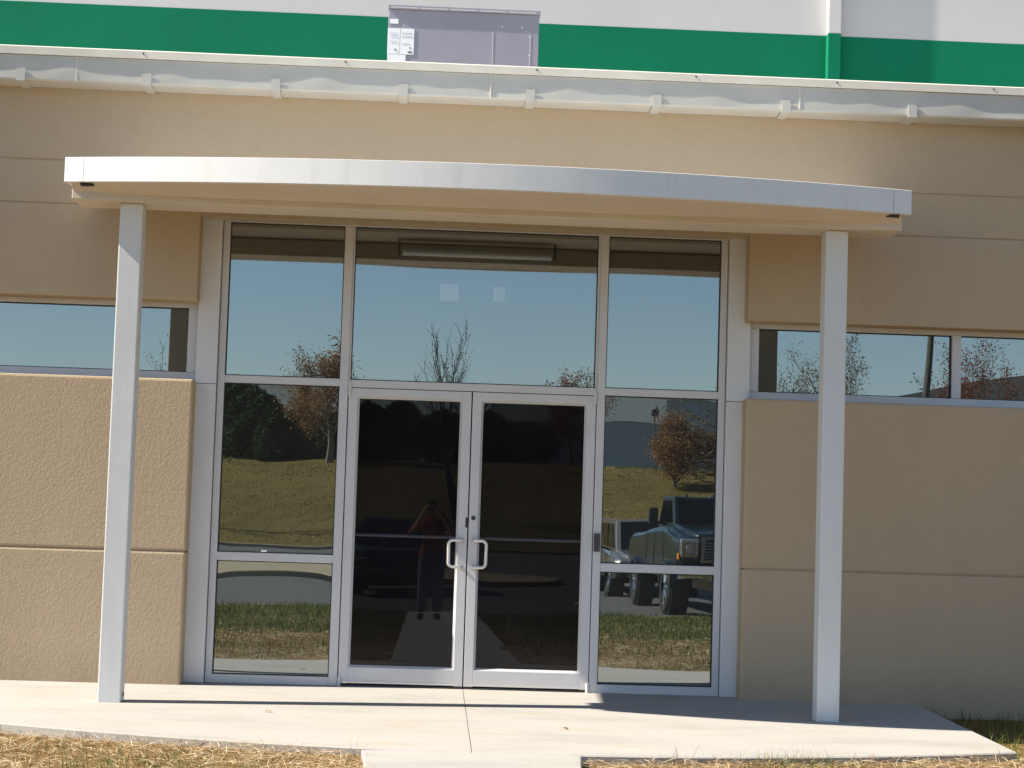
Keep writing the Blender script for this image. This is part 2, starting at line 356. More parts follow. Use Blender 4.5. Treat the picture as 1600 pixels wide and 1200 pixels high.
# paved lot, kerbs, island, stall lines
def lot_z(X, Y): return np.interp(-Y, [17.5, 29, 36, 55.8], [-0.50, -0.50, -0.40, -0.18])
lot = struct(grid('parking_lot', np.array([-69.9, -30, -10, 0, 10, 30, 69.9]), -np.array([17.78, 22, 25.5, 29, 32.5, 36, 42, 49, 55.7])[::-1], lot_z, 'asphalt'))
def sweep(name, mat, pts, w, h0, h1):
    mb = MB(); v = []; f = []
    for i, (x, y, z) in enumerate(pts):
        a = Vector(pts[max(i-1, 0)]); c = Vector(pts[min(i+1, len(pts)-1)]); t_ = (c-a); t_.z = 0; t_.normalize(); n_ = Vector((-t_.y, t_.x, 0))
        for s, hh in ((-1, h0), (-1, h1-0.02), (-0.8, h1), (0.8, h1), (1, h1-0.02), (1, h0)):
            p = Vector((x, y, z))+n_*s*w/2; v.append((p.x, p.y, z+hh))
    for i in range(len(pts)-1):
        for j in range(5): f.append((6*i+j, 6*i+j+1, 6*i+j+7, 6*i+j+6))
    f += [tuple(range(6)), tuple(range(6*len(pts)-6, 6*len(pts)))]
    return mb.add(v, f).build(name, mat)
for nm, D, zz in (('kerb', 17.67, -0.50), ('kerb', 55.78, -0.18)):
    struct(sweep(nm, 'kerb', [(x, -D, zz) for x in np.linspace(-69.8, 69.8, 20)], 0.16, -0.2, 0.115 if D < 20 else 0.12))
isl = []
for (x, D) in [(-34, 30.6), (-20, 30.4), (-8, 30.0), (-3, 29.8), (1.2, 30.3), (2.8, 31.6), (3.1, 33.0), (2.6, 34.4), (0.8, 35.4), (-3, 35.8), (-10, 35.9), (-20, 36.2), (-34, 36.4)]:
    isl.append((x, -D))
v = [(x, y, float(lot_z(0, y))-0.1) for x, y in isl]+[(x, y, float(lot_z(0, y))+0.14) for x, y in isl]; n = len(isl)
struct(MB().add(v, [tuple(range(n, 2*n))]+[(i, (i+1) % n, (i+1) % n+n, i+n) for i in range(n)]).build('traffic_island', 'kerb', None, 0.03))
for (xa, Da, xb, Db) in [(-5.05, 37.0, -5.5, 42.5), (-5.75, 46.5, -6.2, 52.5), (-8.6, 37.0, -9.1, 42.5), (-2.0, 37.0, -2.1, 42.5), (1.2, 37, 1.3, 42.5), (2.7, 18.3, 2.7, 23.5), (6.9, 18.3, 6.9, 23.5), (4.4, 37, 4.6, 42.5), (0.9, 46.5, 1.0, 52), (-2.4, 46.5, -2.6, 52)]:
    hw = 0.11; v = []
    for (x, D) in ((xa, Da), ((xa+xb)/2, (Da+Db)/2), (xb, Db)): v += [(x-hw, -D, float(lot_z(0, -D))+0.006), (x+hw, -D, float(lot_z(0, -D))+0.006)]
    struct(MB().add(v, [(0, 1, 3, 2), (2, 3, 5, 4)]).build('stall_line', 'road_paint'))

# ------------------------------------------------------------------ office building front
bld = empty('office_building', 'tan textured concrete office front with glass entrance doors and ribbon windows', 'building')
YW = -0.25; XL, XR = -2.06, 2.035
def panel(x0, x1, z0, z1, y0=YW, y1=0.10):
    return MB().box(x0, x1, y0, y1, z0, z1).build('wall_panel', 'stucco', bld, 0.018 if z1 < 2.5 else 0.011)
Z1, ZS, ZH, Z2, Z3, ZT = 0.962, 2.225, 2.808, 3.493, 3.818, 4.555
j = 0.003
for (a, b2) in ((-9.0, XL), (XR, 9.0)):
    panel(a, b2, -0.3, Z1-j); panel(a, b2, Z1+j, ZS); panel(a, b2, ZH, Z2-j)
for (z0, z1) in ((Z2+j, Z3-j), (Z3+j, ZT)): panel(-9.0, 9.0, z0, z1)
box('wall_backing', 'stucco_joint', bld, -8.99, XL-0.02, YW+0.013, 0.12, -0.3, ZS-0.03)
box('wall_backing', 'stucco_joint', bld, XR+0.02, 8.99, YW+0.013, 0.12, -0.3, ZS-0.03)
box('wall_backing', 'stucco_joint', bld, -8.99, 8.99, YW+0.008, 0.12, Z2-0.05, ZT-0.02)
for (a, b2) in ((-9.0, -8.9), (8.9, 9.0)): box('end_wall', 'stucco', bld, a, b2, 0.125, 9.0, -0.3, ZT)
# room behind the glass
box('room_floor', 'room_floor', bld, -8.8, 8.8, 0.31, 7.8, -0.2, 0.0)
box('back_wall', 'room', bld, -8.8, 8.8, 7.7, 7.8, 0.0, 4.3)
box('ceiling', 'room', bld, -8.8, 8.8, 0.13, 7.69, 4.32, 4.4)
for (x, wd, hh) in ((-0.155, 0.21, 0.20), (0.434, 0.13, 0.17)):
    box('back_window', 'lit_window', bld, x-wd/2, x+wd/2, 7.67, 7.695, 3.885-hh/2, 3.885+hh/2)
# roof and gutter
MB().prism([(-0.46, 4.572), (-0.46, 4.60), (8.0, 5.30), (8.0, 4.9), (0.0, 4.572)], -9.2, 9.2).build('roof', 'roof', bld)
YG = -0.452
rng = np.random.RandomState(3)
def gutter_face():
    nx = 420; xs_ = np.linspace(-9.2, 9.2, nx); prof = [(0.0, 4.545), (0.0, 4.52), (0.0, 4.49), (0.0, 4.46), (0.0, 4.43), (0.0, 4.40), (0.0, 4.372), (0.008, 4.360), (0.20, 4.352)]
    ph = rng.rand(8)*6.28; v = []
    for x in xs_:
        wv = 0.0016*math.sin(6.6*x+ph[0])+0.0012*math.sin(3.1*x+ph[1])+0.0009*math.sin(10.7*x+ph[2])+0.0007*math.sin(17*x+ph[3])
        for (dy, z) in prof:
            k = math.sin(math.pi*min(1, max(0, (z-4.36)/0.2)))
            v.append((x, YG+dy-wv*k*1.25, z))
    m = len(prof); f = [(i*m+j_, (i+1)*m+j_, (i+1)*m+j_+1, i*m+j_+1) for i in range(nx-1) for j_ in range(m-1)]
    mb = MB(); mb.add(v, f); o = mb.build('gutter', 'gutter', bld, fixn=True)
    for p in o.data.polygons: p.use_smooth = True
    try: o.data.set_sharp_from_angle(angle=0.5)
    except Exception: pass
    return o
gut = gutter_face()
gx = [-8.04, -7.1, -6.2, -5.26, -4.32, -3.381, -2.466, -1.528, -0.592, 0.344, 1.285, 2.247, 3.195, 4.14, 5.08, 6.02, 6.96, 7.9]
proto = MB().prism([(YG-0.014, 4.440), (YG-0.004, 4.440), (YG-0.004, 4.354), (YG+0.20, 4.347), (YG+0.20, 4.341), (YG-0.014, 4.350)], -0.033, 0.033).build('gutter_strap', 'gutter', gut)
for i, x in enumerate(gx):
    o = proto if i == 0 else copy_child(proto, gut)
    o.location = (x, 0, 0)
for x in (-6.1, -2.98, 0.05, 2.35, 5.6):
    box('gutter_seam', 'roof_trim', gut, x-0.004, x+0.004, YG-0.004, YG+0.1, 4.362, 4.545)
MB().prism([(YG-0.0155, 4.548), (YG-0.0155, 4.604), (YG-0.004, 4.612), (-0.20, 4.632), (-0.20, 4.625), (YG, 4.600), (YG, 4.548)], -9.2, 9.2).build('drip_edge', 'roof_trim', bld)
for x in np.arange(-8.7, 9, 1.27): MB().tube([(x+0.2*math.sin(x*9), YG-0.019, 4.585), (x+0.2*math.sin(x*9), YG-0.008, 4.585)], 0.007, 6).build('screw', 'dark_metal', bld)

# storefront: frame members, cladding, panes
YF0, YF1 = -0.035, 0.06
def fr(x0, x1, z0, z1, y0=YF0, y1=YF1, mat='frame', name='frame_member'): return box(name, mat, bld, x0, x1, y0, y1, z0, z1, bevel=0.003)
GL, GR, GB, GT = -1.859, 1.859, 0.063, 3.438
fr(GL-0.05, GL, 0.0, 3.52); fr(GR, GR+0.05, 0.0, 3.52)                       # outer jambs
fr(GL, GR, GT, 3.52)                                                          # head
fr(-0.999, -0.935, 0.0, GT); fr(0.940, 1.0, 0.0, GT)                          # mullions
fr(-0.9345, -0.920, 2.279, GT, -0.025, 0.05); fr(0.921, 0.9395, 2.279, GT, -0.025, 0.05)
fr(GL, -0.9995, 0.0, GB); fr(1.0005, GR, 0.0, GB)                             # sills
for (a, b2) in ((GL, -0.9995), (1.0005, GR)):
    fr(a, b2, 2.226, 2.282); fr(a, b2, 0.902, 0.964)
fr(-0.9345, 0.9395, 2.222, 2.2785)
for s, (a, b2) in ((-1, (-2.07, -1.914)), (1, (1.914, 2.085))):
    box('cladding_panel', 'cladding', bld, a, b2, -0.085, 0.06, 0.0, 2.207, bevel=0.004)
    box('cladding_panel', 'cladding', bld, a, b2, -0.085, 0.06, 2.2105, 3.52, bevel=0.004)
def pane(name, parent, x0, x1, z0, z1, y, sag, mat, seed, amp=0.0001, tilt=0.0):
    n = 28; r = np.random.RandomState(seed); p = r.rand(10)*6.28; v = []; f = []
    for j_ in range(n+1):
        for i in range(n+1):
            u, w_ = i/n*2-1, j_/n*2-1; x = x0+(x1-x0)*i/n; z = z0+(z1-z0)*j_/n
            yy = y-tilt*(z-z0)+sag*(1-u**6)*(1-w_*w_)+amp*(math.sin(5.2*x+p[0])*math.sin(4.1*z+p[1])+0.5*math.sin(9.5*x+p[2]+2*z)+0.4*math.sin(11*z+p[3]))
            v.append((x, yy, z))
    for j_ in range(n):
        for i in range(n):
            a = j_*(n+1)+i; f.append((a, a+1, a+n+2, a+n+1))
    o = MB().add(v, f).build(name, mat, parent, smooth=True, fixn=False); return o
def gasket(x0, x1, z0, z1, y0, parent, wd=0.007):
    mb = MB(); y1 = y0+0.012
    mb.box(x0, x1, y0, y1, z1-wd, z1); mb.box(x0, x1, y0, y1, z0, z0+wd); mb.box(x0, x0+wd, y0, y1, z0+wd, z1-wd); mb.box(x1-wd, x1, y0, y1, z0+wd, z1-wd)
    return mb.build('gasket', 'gasket', parent)
for k, (x0, x1, z0, z1, sg) in enumerate([(GL, -0.999, 2.282, GT, 0.0003), (-0.92, 0.921, 2.2785, GT, 0.00035), (1.0, GR, 2.282, GT, 0.0003),
        (GL, -0.999, 0.964, 2.226, 0.0003), (1.0, GR, 0.964, 2.226, 0.0004), (GL, -0.999, GB, 0.902, 0.0004), (1.0, GR, GB, 0.902, 0.0004)]):
    p = pane('window_pane', bld, x0, x1, z0, z1, 0.0, sg, 'mirror_glass', 20+k, tilt=0.0016 if z0 > 2 else 0.0)
    gasket(x0, x1, z0, z1, -0.016, p)
# doors
def door(x0, x1, hinge_left):
    dr = bpy.data.objects.new('door', None); sc.collection.objects.link(dr); dr.parent = bld
    ya, yb = -0.030, 0.018; z0, z1 = 0.018, 2.217; st = 0.068
    gz0, gz1 = 0.144, 2.152
    def member(nm, *a): return box(nm, 'frame', dr, *a, bevel=0.003)
    member('stile', x0, x0+st, ya, yb, z0, z1); member('stile', x1-st, x1, ya, yb, z0, z1)
    member('rail', x0+st, x1-st, ya, yb, gz1+0.004, z1); member('rail', x0+st, x1-st, ya, yb, z0+0.012, gz0-0.004)
    # sloped glazing beads
    gx0, gx1 = x0+st, x1-st; w_ = 0.016; yb0 = -0.008
    mb = MB()
    o4 = [(gx0, gz0-0.004), (gx1, gz0-0.004), (gx1, gz1+0.004), (gx0, gz1+0.004)]; i4 = [(gx0+w_, gz0+w_-0.004), (gx1-w_, gz0+w_-0.004), (gx1-w_, gz1-w_+0.004), (gx0+w_, gz1-w_+0.004)]
    mb.add([(a, ya+0.002, b_) for a, b_ in o4]+[(a, yb0, b_) for a, b_ in i4], [(q, (q+1) % 4, (q+1) % 4+4, q+4) for q in range(4)]).build('glazing_bead', 'frame', dr)
    pane('door_pane', dr, gx0+w_*0.6, gx1-w_*0.6, gz0+w_*0.5, gz1-w_*0.5, -0.003, 0.0003, 'door_glass', 40+int(hinge_left))
    hx = x1-0.038 if hinge_left else x0+0.038; s = -1 if hinge_left else 1
    pts = []
    hz0, hz1, hr = 0.905, 1.105, 0.035; hy = -0.075; rx = hx+s*0.098
    pts = [(hx, ya, hz1), (hx, hy+0.012, hz1), (hx+s*0.012, hy, hz1)]
    for q in range(1, 7):
        an = math.pi/2*q/6; pts.append((rx-s*hr+s*hr*math.sin(an), hy, hz1-hr+hr*math.cos(an)))
    for q in range(1, 7):
        an = math.pi/2*q/6; pts.append((rx-s*hr+s*hr*math.cos(an), hy, hz0+hr-hr*math.sin(an)))
    pts += [(hx+s*0.012, hy, hz0), (hx, hy+0.012, hz0), (hx, ya, hz0)]
    MB().tube(pts, 0.0125, 10).build('pull_handle', 'handle', dr, smooth=True)
    MB().tube([(x0+0.05, 0.065, 1.12), (x1-0.05, 0.065, 1.12)], 0.012, 8).build('push_bar', 'handle', dr)
    px = x0+0.012 if hinge_left else x1-0.012
    for zz in (0.02, 2.205): MB().tube([(px-0.004 if hinge_left else px+0.004, -0.040, zz-0.02 if zz < 1 else zz-0.05), (px-0.004 if hinge_left else px+0.004, -0.040, zz+0.05)], 0.013, 10).build('pivot_hinge', 'frame', dr)
    if hinge_left: box('strike_plate', 'gasket', dr, x1-0.016, x1+0.002, ya-0.002, yb, 1.20, 1.275)
    else:
        MB().tube([(x0+0.034, ya-0.006, 1.272), (x0+0.034, ya, 1.272)], 0.017, 16).build('lock_cylinder', 'dark_metal', dr)
    box('weather_sweep', 'handle', dr, x0+0.03, x1-0.03, ya-0.006, ya+0.0, 0.024, 0.036)
    return dr
door(-0.928, -0.0055, True); door(0.0035, 0.934, False)
box('threshold', 'dark_metal', bld, -0.93, 0.936, -0.028, 0.05, 0.001, 0.012)
box('card_reader', 'dark_metal', bld, 0.945, 0.990, -0.062, -0.036, 1.05, 1.185, bevel=0.003)
# ribbon windows
def ribbon(x0, x1, mulls):
    zt0, zt1 = ZS+0.0, ZH
    fr(x0, x1, zt1-0.035, zt1+0.03, -0.045, 0.05, name='window_frame'); fr(x0, x1, zt0-0.03, zt0+0.066, -0.045, 0.05, name='window_frame')
    edges = sorted([x0, x1]+mulls)
    for m_ in [x0+0.035, x1-0.035]+mulls: fr(m_-0.035, m_+0.035, zt0+0.067, zt1-0.036, -0.045, 0.05, name='window_frame')
    cuts = sorted([x0+0.035, x1-0.035]+mulls)
    for k, (a, b2) in enumerate(zip(cuts[:-1], cuts[1:])):
        p = pane('window_pane', bld, a+0.035, b2-0.035, zt0+0.066, zt1-0.035, 0.0, 0.00003, 'mirror_glass', 60+k+int(x0*3), amp=0.00003)
        gasket(a+0.035, b2-0.035, zt0+0.066, zt1-0.035, -0.016, p)
ribbon(-8.98, -2.073, [-3.68, -5.22, -6.76]); ribbon(2.088, 8.98, [3.675, 5.22, 6.76])

# ------------------------------------------------------------------ entrance canopy
can = empty('entrance_canopy', 'white bowed entrance canopy on two square columns over glass doors', 'canopy')
CX, CH = 0.056, 2.87; DE, DC = 1.50, 2.05
def cD(x): return DC-(DC-DE)*((x-CX)/CH)**2
def cz(D): return 3.44-0.067*(D-1.5)
FH = 0.163
def fascia(x0, x1, name='fascia', n=40):
    v = []; f = []
    for i in range(n+1):
        x = x0+(x1-x0)*i/n; D = cD(x); z = cz(D)
        for (dy, zz) in ((0, z), (0, z+FH), (0.012, z+FH+0.004), (0.05, z+FH+0.004), (0.05, z)): v.append((x, -D+dy, zz))
    for i in range(n):
        for k in range(5): f.append((5*i+k, 5*i+(k+1) % 5, 5*i+5+(k+1) % 5, 5*i+5+k))
    f += [(0, 1, 2, 3, 4), tuple(5*n+k for k in range(5))]
    o = MB().add(v, f).build(name, 'white_paint', can)
    for p in o.data.polygons: p.use_smooth = True
    try: o.data.set_sharp_from_angle(angle=0.6)
    except Exception: pass
    return o
fascia(CX-CH+0.137, CX+CH-0.137)
fascia(CX-CH, CX-CH+0.134, 'fascia_end', 4); fascia(CX+CH-0.134, CX+CH, 'fascia_end', 4)
for s in (-1, 1):
    xe = CX+s*CH; D = DE-0.05
    v = []
    for (dx) in (0, -s*0.05):
        v += [(xe+dx, -D, cz(D)), (xe+dx, -D, cz(D)+FH), (xe+dx, -0.26, cz(0.26)+FH), (xe+dx, -0.26, cz(0.26))]
    MB().add(v, [(0, 1, 2, 3), (4, 5, 6, 7), (0, 1, 5, 4), (1, 2, 6, 5), (2, 3, 7, 6), (3, 0, 4, 7)]).build('side_fascia', 'white_paint', can)
def deck(name, mat, dz0, dz1, inset):
    n = 30; v = []; f = []
    for i in range(n+1):
        x = CX-CH+inset+(2*CH-2*inset)*i/n; D = cD(x)-inset
        v += [(x, -D, cz(D)+dz0), (x, -0.255, cz(0.255)+dz0), (x, -D, cz(D)+dz1), (x, -0.255, cz(0.255)+dz1)]
    for i in range(n):
        a = 4*i; b_ = a+4
        f += [(a, b_, b_+1, a+1), (a+2, a+3, b_+3, b_+2), (a, a+2, b_+2, b_), (a+1, b_+1, b_+3, a+3)]
    f += [(0, 1, 3, 2), (4*n, 4*n+2, 4*n+3, 4*n+1)]
    return MB().add(v, f).build(name, mat, can)
deck('soffit_liner', 'soffit_paint', 0.012, 0.03, 0.052)
def front_soffit():
    n = 40; v = []; f = []
    for i in range(n+1):
        x = CX-CH+0.052+(2*CH-0.104)*i/n; D = cD(x)-0.051
        v += [(x, -D, cz(D)+0.003), (x, BY0+0.01, 3.379), (x, -D, cz(D)+0.011), (x, BY0+0.01, 3.387)]
    for i in range(n):
        a = 4*i; b_ = a+4; f += [(a, b_, b_+1, a+1), (a+2, a+3, b_+3, b_+2), (a, a+2, b_+2, b_), (a+1, b_+1, b_+3, a+3)]
    f += [(0, 1, 3, 2), (4*n, 4*n+2, 4*n+3, 4*n+1)]
    MB().add(v, f).build('soffit', 'soffit_paint', can)
BY0, BY1 = -1.42, -1.06
front_soffit()
deck('roof_deck', 'white_paint', FH-0.05, FH-0.03, 0.054)
BY0, BY1 = -1.42, -1.06
MB().prism([(BY0, 3.338), (BY0, cz(1.42)+0.004), (BY1, cz(1.06)+0.004), (BY1, 3.338)], -2.775, 2.885).build('beam', 'beam_paint', can, 0.006)
for x in (-2.385, 2.455):
    box('column', 'column_paint', can, x-0.077, x+0.077, -1.335, -1.18, -0.03, 3.337, bevel=0.008)
box('base_clip', 'dark_metal', can, -2.306, -2.30, -1.26, -1.245, 0.01, 0.035)
for x in (-2.69+0.03, 2.80-0.0):
    box('drain_slot', 'gasket', can, x-0.045, x+0.045, -cD(x)+0.052, -cD(x)+0.10, cz(1.5)-0.022, cz(1.5)+0.03)
for x in (-1.9, -0.55, 0.72, 1.6):
    box('soffit_seam', 'roof_trim', can, x-0.006, x+0.006, -1.056, -0.30, cz(0.3)-0.052, cz(0.3)-0.046) if False else None
lamp = empty('strip_light', 'long white strip light fixed under the canopy behind the beam', 'light fixture', (0.02, -0.93, 3.362))
MB().prism([(0.06*math.sin(a), 0.034-0.034*math.cos(a)) for a in [math.pi/2*(k/6-1) for k in range(13)]]+[(0.06, 0.040), (-0.06, 0.040)], -0.60, 0.60).build('diffuser', 'diffuser', lamp)
box('housing', 'white_paint', lamp, -0.61, 0.61, -0.035, 0.035, 0.0405, 0.052)
for x in (-0.63, 0.63): box('bracket', 'dark_metal', lamp, x-0.008, x+0.008, -0.02, 0.02, 0.0, 0.128)

# ------------------------------------------------------------------ taller building behind, rooftop unit
wh = empty('tall_warehouse', 'tall white building with a green painted band behind the tan front', 'building')
YB = 8.05
box('wall', 'upper_white', wh, -30, 30, YB, YB+14, -0.2, 10.5)
box('painted_band', 'green', wh, -30, 30, YB-0.004, YB, 5.2, 7.255)
mb = box('downspout', 'upper_white', wh, 4.34, 4.50, YB-0.14, YB-0.003, 7.2555, 10.4, bevel=0.01)
box('downspout', 'green', wh, 4.34, 4.50, YB-0.14, YB-0.005, 5.2, 7.255, bevel=0.01)
hv = empty('rooftop_unit', 'grey rooftop air unit with white paper notices before the green band', 'air unit', (0, 0, 0))
HX0, HX1, HY, HZ = -0.86, 0.605, 3.5, 6.135
box('casing', 'hvac', hv, HX0+0.01, HX1-0.01, HY, HY+1.3, 4.95, HZ-0.04, bevel=0.006)
box('lid', 'hvac', hv, HX0, HX1, HY-0.02, HY+1.32, HZ-0.039, HZ, bevel=0.006)
xx = HX0+0.03
for k in range(5):
    box('lid_strip', 'upper_white', hv, xx, xx+0.26, HY-0.024, HY-0.0205, HZ-0.030, HZ-0.020); xx += 0.283
for x, z0 in ((0.155, 5.92), (0.515, 5.90)):
    box('panel_seam', 'upper_white', hv, x-0.003, x+0.003, HY-0.003, HY-0.0005, 5.0, z0)
for (x, z) in ((0.24, 5.97), (0.43, 5.97), (0.51, 5.88), (0.51, 5.7)):
    box('bolt', 'paper', hv, x-0.006, x+0.006, HY-0.004, HY-0.0005, z-0.006, z+0.006)
def paper(x0, x1, z0, z1, y=0.004): return box('paper_notice', 'paper', hv, x0, x1, HY-y, HY-0.0006, z0, z1)
paper(-0.835, -0.755, 5.955, 6.0); paper(-0.853, -0.735, 5.66, 5.91, 0.004); paper(-0.731, -0.60, 5.66, 5.91, 0.005); paper(-0.850, -0.675, 5.40, 5.655, 0.006)
for (x0, x1, z) in ((-0.835, -0.76, 5.86), (-0.72, -0.62, 5.865), (-0.83, -0.755, 5.83), (-0.72, -0.61, 5.83), (-0.72, -0.64, 5.76), (-0.83, -0.76, 5.78)):
    box('print_line', 'ink', hv, x0, x1, HY-0.0072, HY-0.0052, z, z+0.002)
box('print_mark', 'dark_metal', hv, -0.655, -0.615, HY-0.0072, HY-0.0052, 5.675, 5.688); box('print_mark', 'ink', hv, -0.785, -0.77, HY-0.0072, HY-0.0042, 5.69, 5.71)
box('print_mark', 'ink', hv, -0.645, -0.63, HY-0.0072, HY-0.0052, 5.715, 5.73)

# ------------------------------------------------------------------ straw, grass
def blades(name, mat, P, L, W, lean, curl, seed):
    r = np.random.RandomState(seed); n = len(P)
    an = r.rand(n)*2*np.pi; d_ = np.stack([np.cos(an), np.sin(an), np.zeros(n)], 1)
    up = np.array([0, 0, 1.0]); dirv = d_*np.sin(lean)[:, None]+up*np.cos(lean)[:, None]
    side = np.stack([-np.sin(an), np.cos(an), np.zeros(n)], 1)
    tw = (r.rand(n)-0.5)*1.4; side = side*np.cos(tw)[:, None]+up*np.sin(tw)[:, None]*0.6
    mid = P+dirv*(L*0.5)[:, None]+d_*(curl*L*0.1)[:, None]; tip = P+dirv*L[:, None]+d_*(curl*L*0.3)[:, None]-up*(np.abs(curl)*L*0.15)[:, None]
    hw = (W/2)[:, None]
    V = np.concatenate([P-side*hw, P+side*hw, mid+side*hw*0.9, mid-side*hw*0.9, tip+side*hw*0.3, tip-side*hw*0.3], 1).reshape(-1, 3)
    q = (np.arange(n)*6)[:, None]; F_ = np.concatenate([q+[0, 1, 2, 3], q+[3, 2, 4, 5]], 1).reshape(-1, 4)
    me = bpy.data.meshes.new(name); me.vertices.add(len(V)); me.vertices.foreach_set('co', V.ravel())
    me.loops.add(F_.size); me.loops.foreach_set('vertex_index', F_.ravel()); me.polygons.add(len(F_))
    me.polygons.foreach_set('loop_start', np.arange(len(F_))*4); me.polygons.foreach_set('loop_total', np.full(len(F_), 4)); me.update(calc_edges=True); me.validate()
    me.materials.append(M[mat]); o = bpy.data.objects.new(name, me); sc.collection.objects.link(o); o['kind'] = 'stuff'; return o
def scatter(n, x0, x1, d0, d1, seed, keep=None):
    r = np.random.RandomState(seed); x = x0+(x1-x0)*r.rand(n); D = d0+(d1-d0)*r.rand(n); y = -D
    ok = ~((np.abs(x) < 0.625) & (D > 2.9)) & (~((np.abs(x-0.0) < 3.44) & (y > slab_front(np.clip(x, -3.42, 3.36))-0.015)))
    ok &= ~((D < 0.3))
    pat = np.sin(x*1.3+1.1)*np.sin(y*1.1+0.4)+0.6*np.sin(x*3.1+y*2.3)+0.35*np.sin(7.3*x-5.1*y)
    if keep is not None: ok &= r.rand(n) < keep(x, D, pat)
    x, y = x[ok], y[ok]; z = lawn_z(x, y)
    return np.stack([x, y, z], 1), r
def straw(n, x0, x1, d0, d1, seed, keep, name, Ls=(0.07, 0.24), Ws=(0.002, 0.0045), label=None):
    P, r = scatter(n, x0, x1, d0, d1, seed, keep); m_ = len(P); P[:, 2] += 0.004+0.035*r.rand(m_)**2
    return blades(name, 'straw', P, Ls[0]+(Ls[1]-Ls[0])*r.rand(m_), Ws[0]+(Ws[1]-Ws[0])*r.rand(m_), np.radians(70+28*r.rand(m_)), (r.rand(m_)-0.3)*1.2, seed+1)
s1 = straw(120000, -6, 6, 2.3, 5.6, 11, lambda x, D, p: np.clip(0.72+0.25*p, 0.12, 1), 'straw_mulch', (0.04, 0.15), (0.0018, 0.0038)); s1['label'] = 'loose pale straw strewn over the soil in front of the entry slab'
s2 = straw(80000, -9, 9, 5.6, 17.2, 12, lambda x, D, p: np.clip(0.75-0.085*(D-5.6)+0.25*p+np.where(x > 0, 0.15, -0.1), 0.03, 1), 'straw_mulch', (0.06, 0.18), (0.003, 0.006)); s2['label'] = 'thin scattered straw over the lawn toward the parking lot'
def grassf(n, x0, x1, d0, d1, seed, keep, Ls, Ws, lab):
    P, r = scatter(n, x0, x1, d0, d1, seed, keep); m_ = len(P)
    o = blades('grass', 'grass', P, Ls[0]+(Ls[1]-Ls[0])*r.rand(m_)**1.6, Ws[0]+(Ws[1]-Ws[0])*r.rand(m_), np.radians(5+45*r.rand(m_)), r.rand(m_)*1.3, seed+1); o['label'] = lab; return o
grassf(60000, -6, 6, 2.3, 5.6, 21, lambda x, D, p: np.clip(-0.10-0.55*p+np.where(x > 0, 0.35*np.exp(-((D-3.0)/0.45)**2), 0), 0.008, 0.9), (0.04, 0.15), (0.002, 0.004), 'thin green grass tufts coming up through the straw')
grassf(120000, -9, 9, 5.6, 17.4, 22, lambda x, D, p: np.clip(0.15+0.075*(D-5.6)-0.25*p, 0.05, 1), (0.05, 0.13), (0.006, 0.012), 'short patchy lawn grass between walkway and parking lot')
grassf(5000, 3.3, 6.5, 0.3, 3.0, 25, lambda x, D, p: np.clip(0.8+0*p, 0, 1), (0.04, 0.14), (0.003, 0.006), 'green grass growing beside the right end of the entry slab')
M['bank_grass'] = island('bank_grass', [(0, (0.11, 0.098, 0.03)), (0.4, (0.155, 0.125, 0.045)), (0.75, (0.19, 0.15, 0.06)), (1, (0.24, 0.19, 0.085))])
rb = np.random.RandomState(77); nb_ = 90000; bx = -16+38*rb.rand(nb_); bD = 56.2+24*rb.rand(nb_); pb = np.sin(bx*0.9+1)*np.sin(bD*0.8)+0.6*np.sin(bx*2.3-bD*1.7); kp = rb.rand(nb_) < np.clip(0.55+0.4*pb, 0.08, 1); bx, bD = bx[kp], bD[kp]
og = blades('grass', 'bank_grass', np.stack([bx, -bD, lawn_z(bx, -bD)-0.01], 1), 0.03+0.06*rb.rand(len(bx))**1.5, 0.018+0.022*rb.rand(len(bx)), np.radians(8+60*rb.rand(len(bx))), rb.rand(len(bx)), 78); og['label'] = 'rough dormant grass covering the bank beyond the parking lot'
# dead leaves on the slab
for k, (x, D, a) in enumerate([(-1.30, 1.62, 0.3), (0.62, 2.05, 1.9)]):
    v = [(-0.022, 0, 0), (-0.008, -0.012, 0.010), (0.014, -0.008, 0.004), (0.026, 0.002, 0.012), (0.010, 0.013, 0.006), (-0.010, 0.010, 0.014)]
    o = MB().add(v, [(0, 1, 5), (1, 2, 4, 5), (2, 3, 4)]).build('fallen_leaf', 'leaf_brown'); o.location = (x, -D, -0.019*D+0.001); o.rotation_euler = (0, 0, a)
    tag(o, ['small dry brown leaf on the slab left of the joint', 'small dry brown leaf on the slab right of the joint'][k], 'leaf')

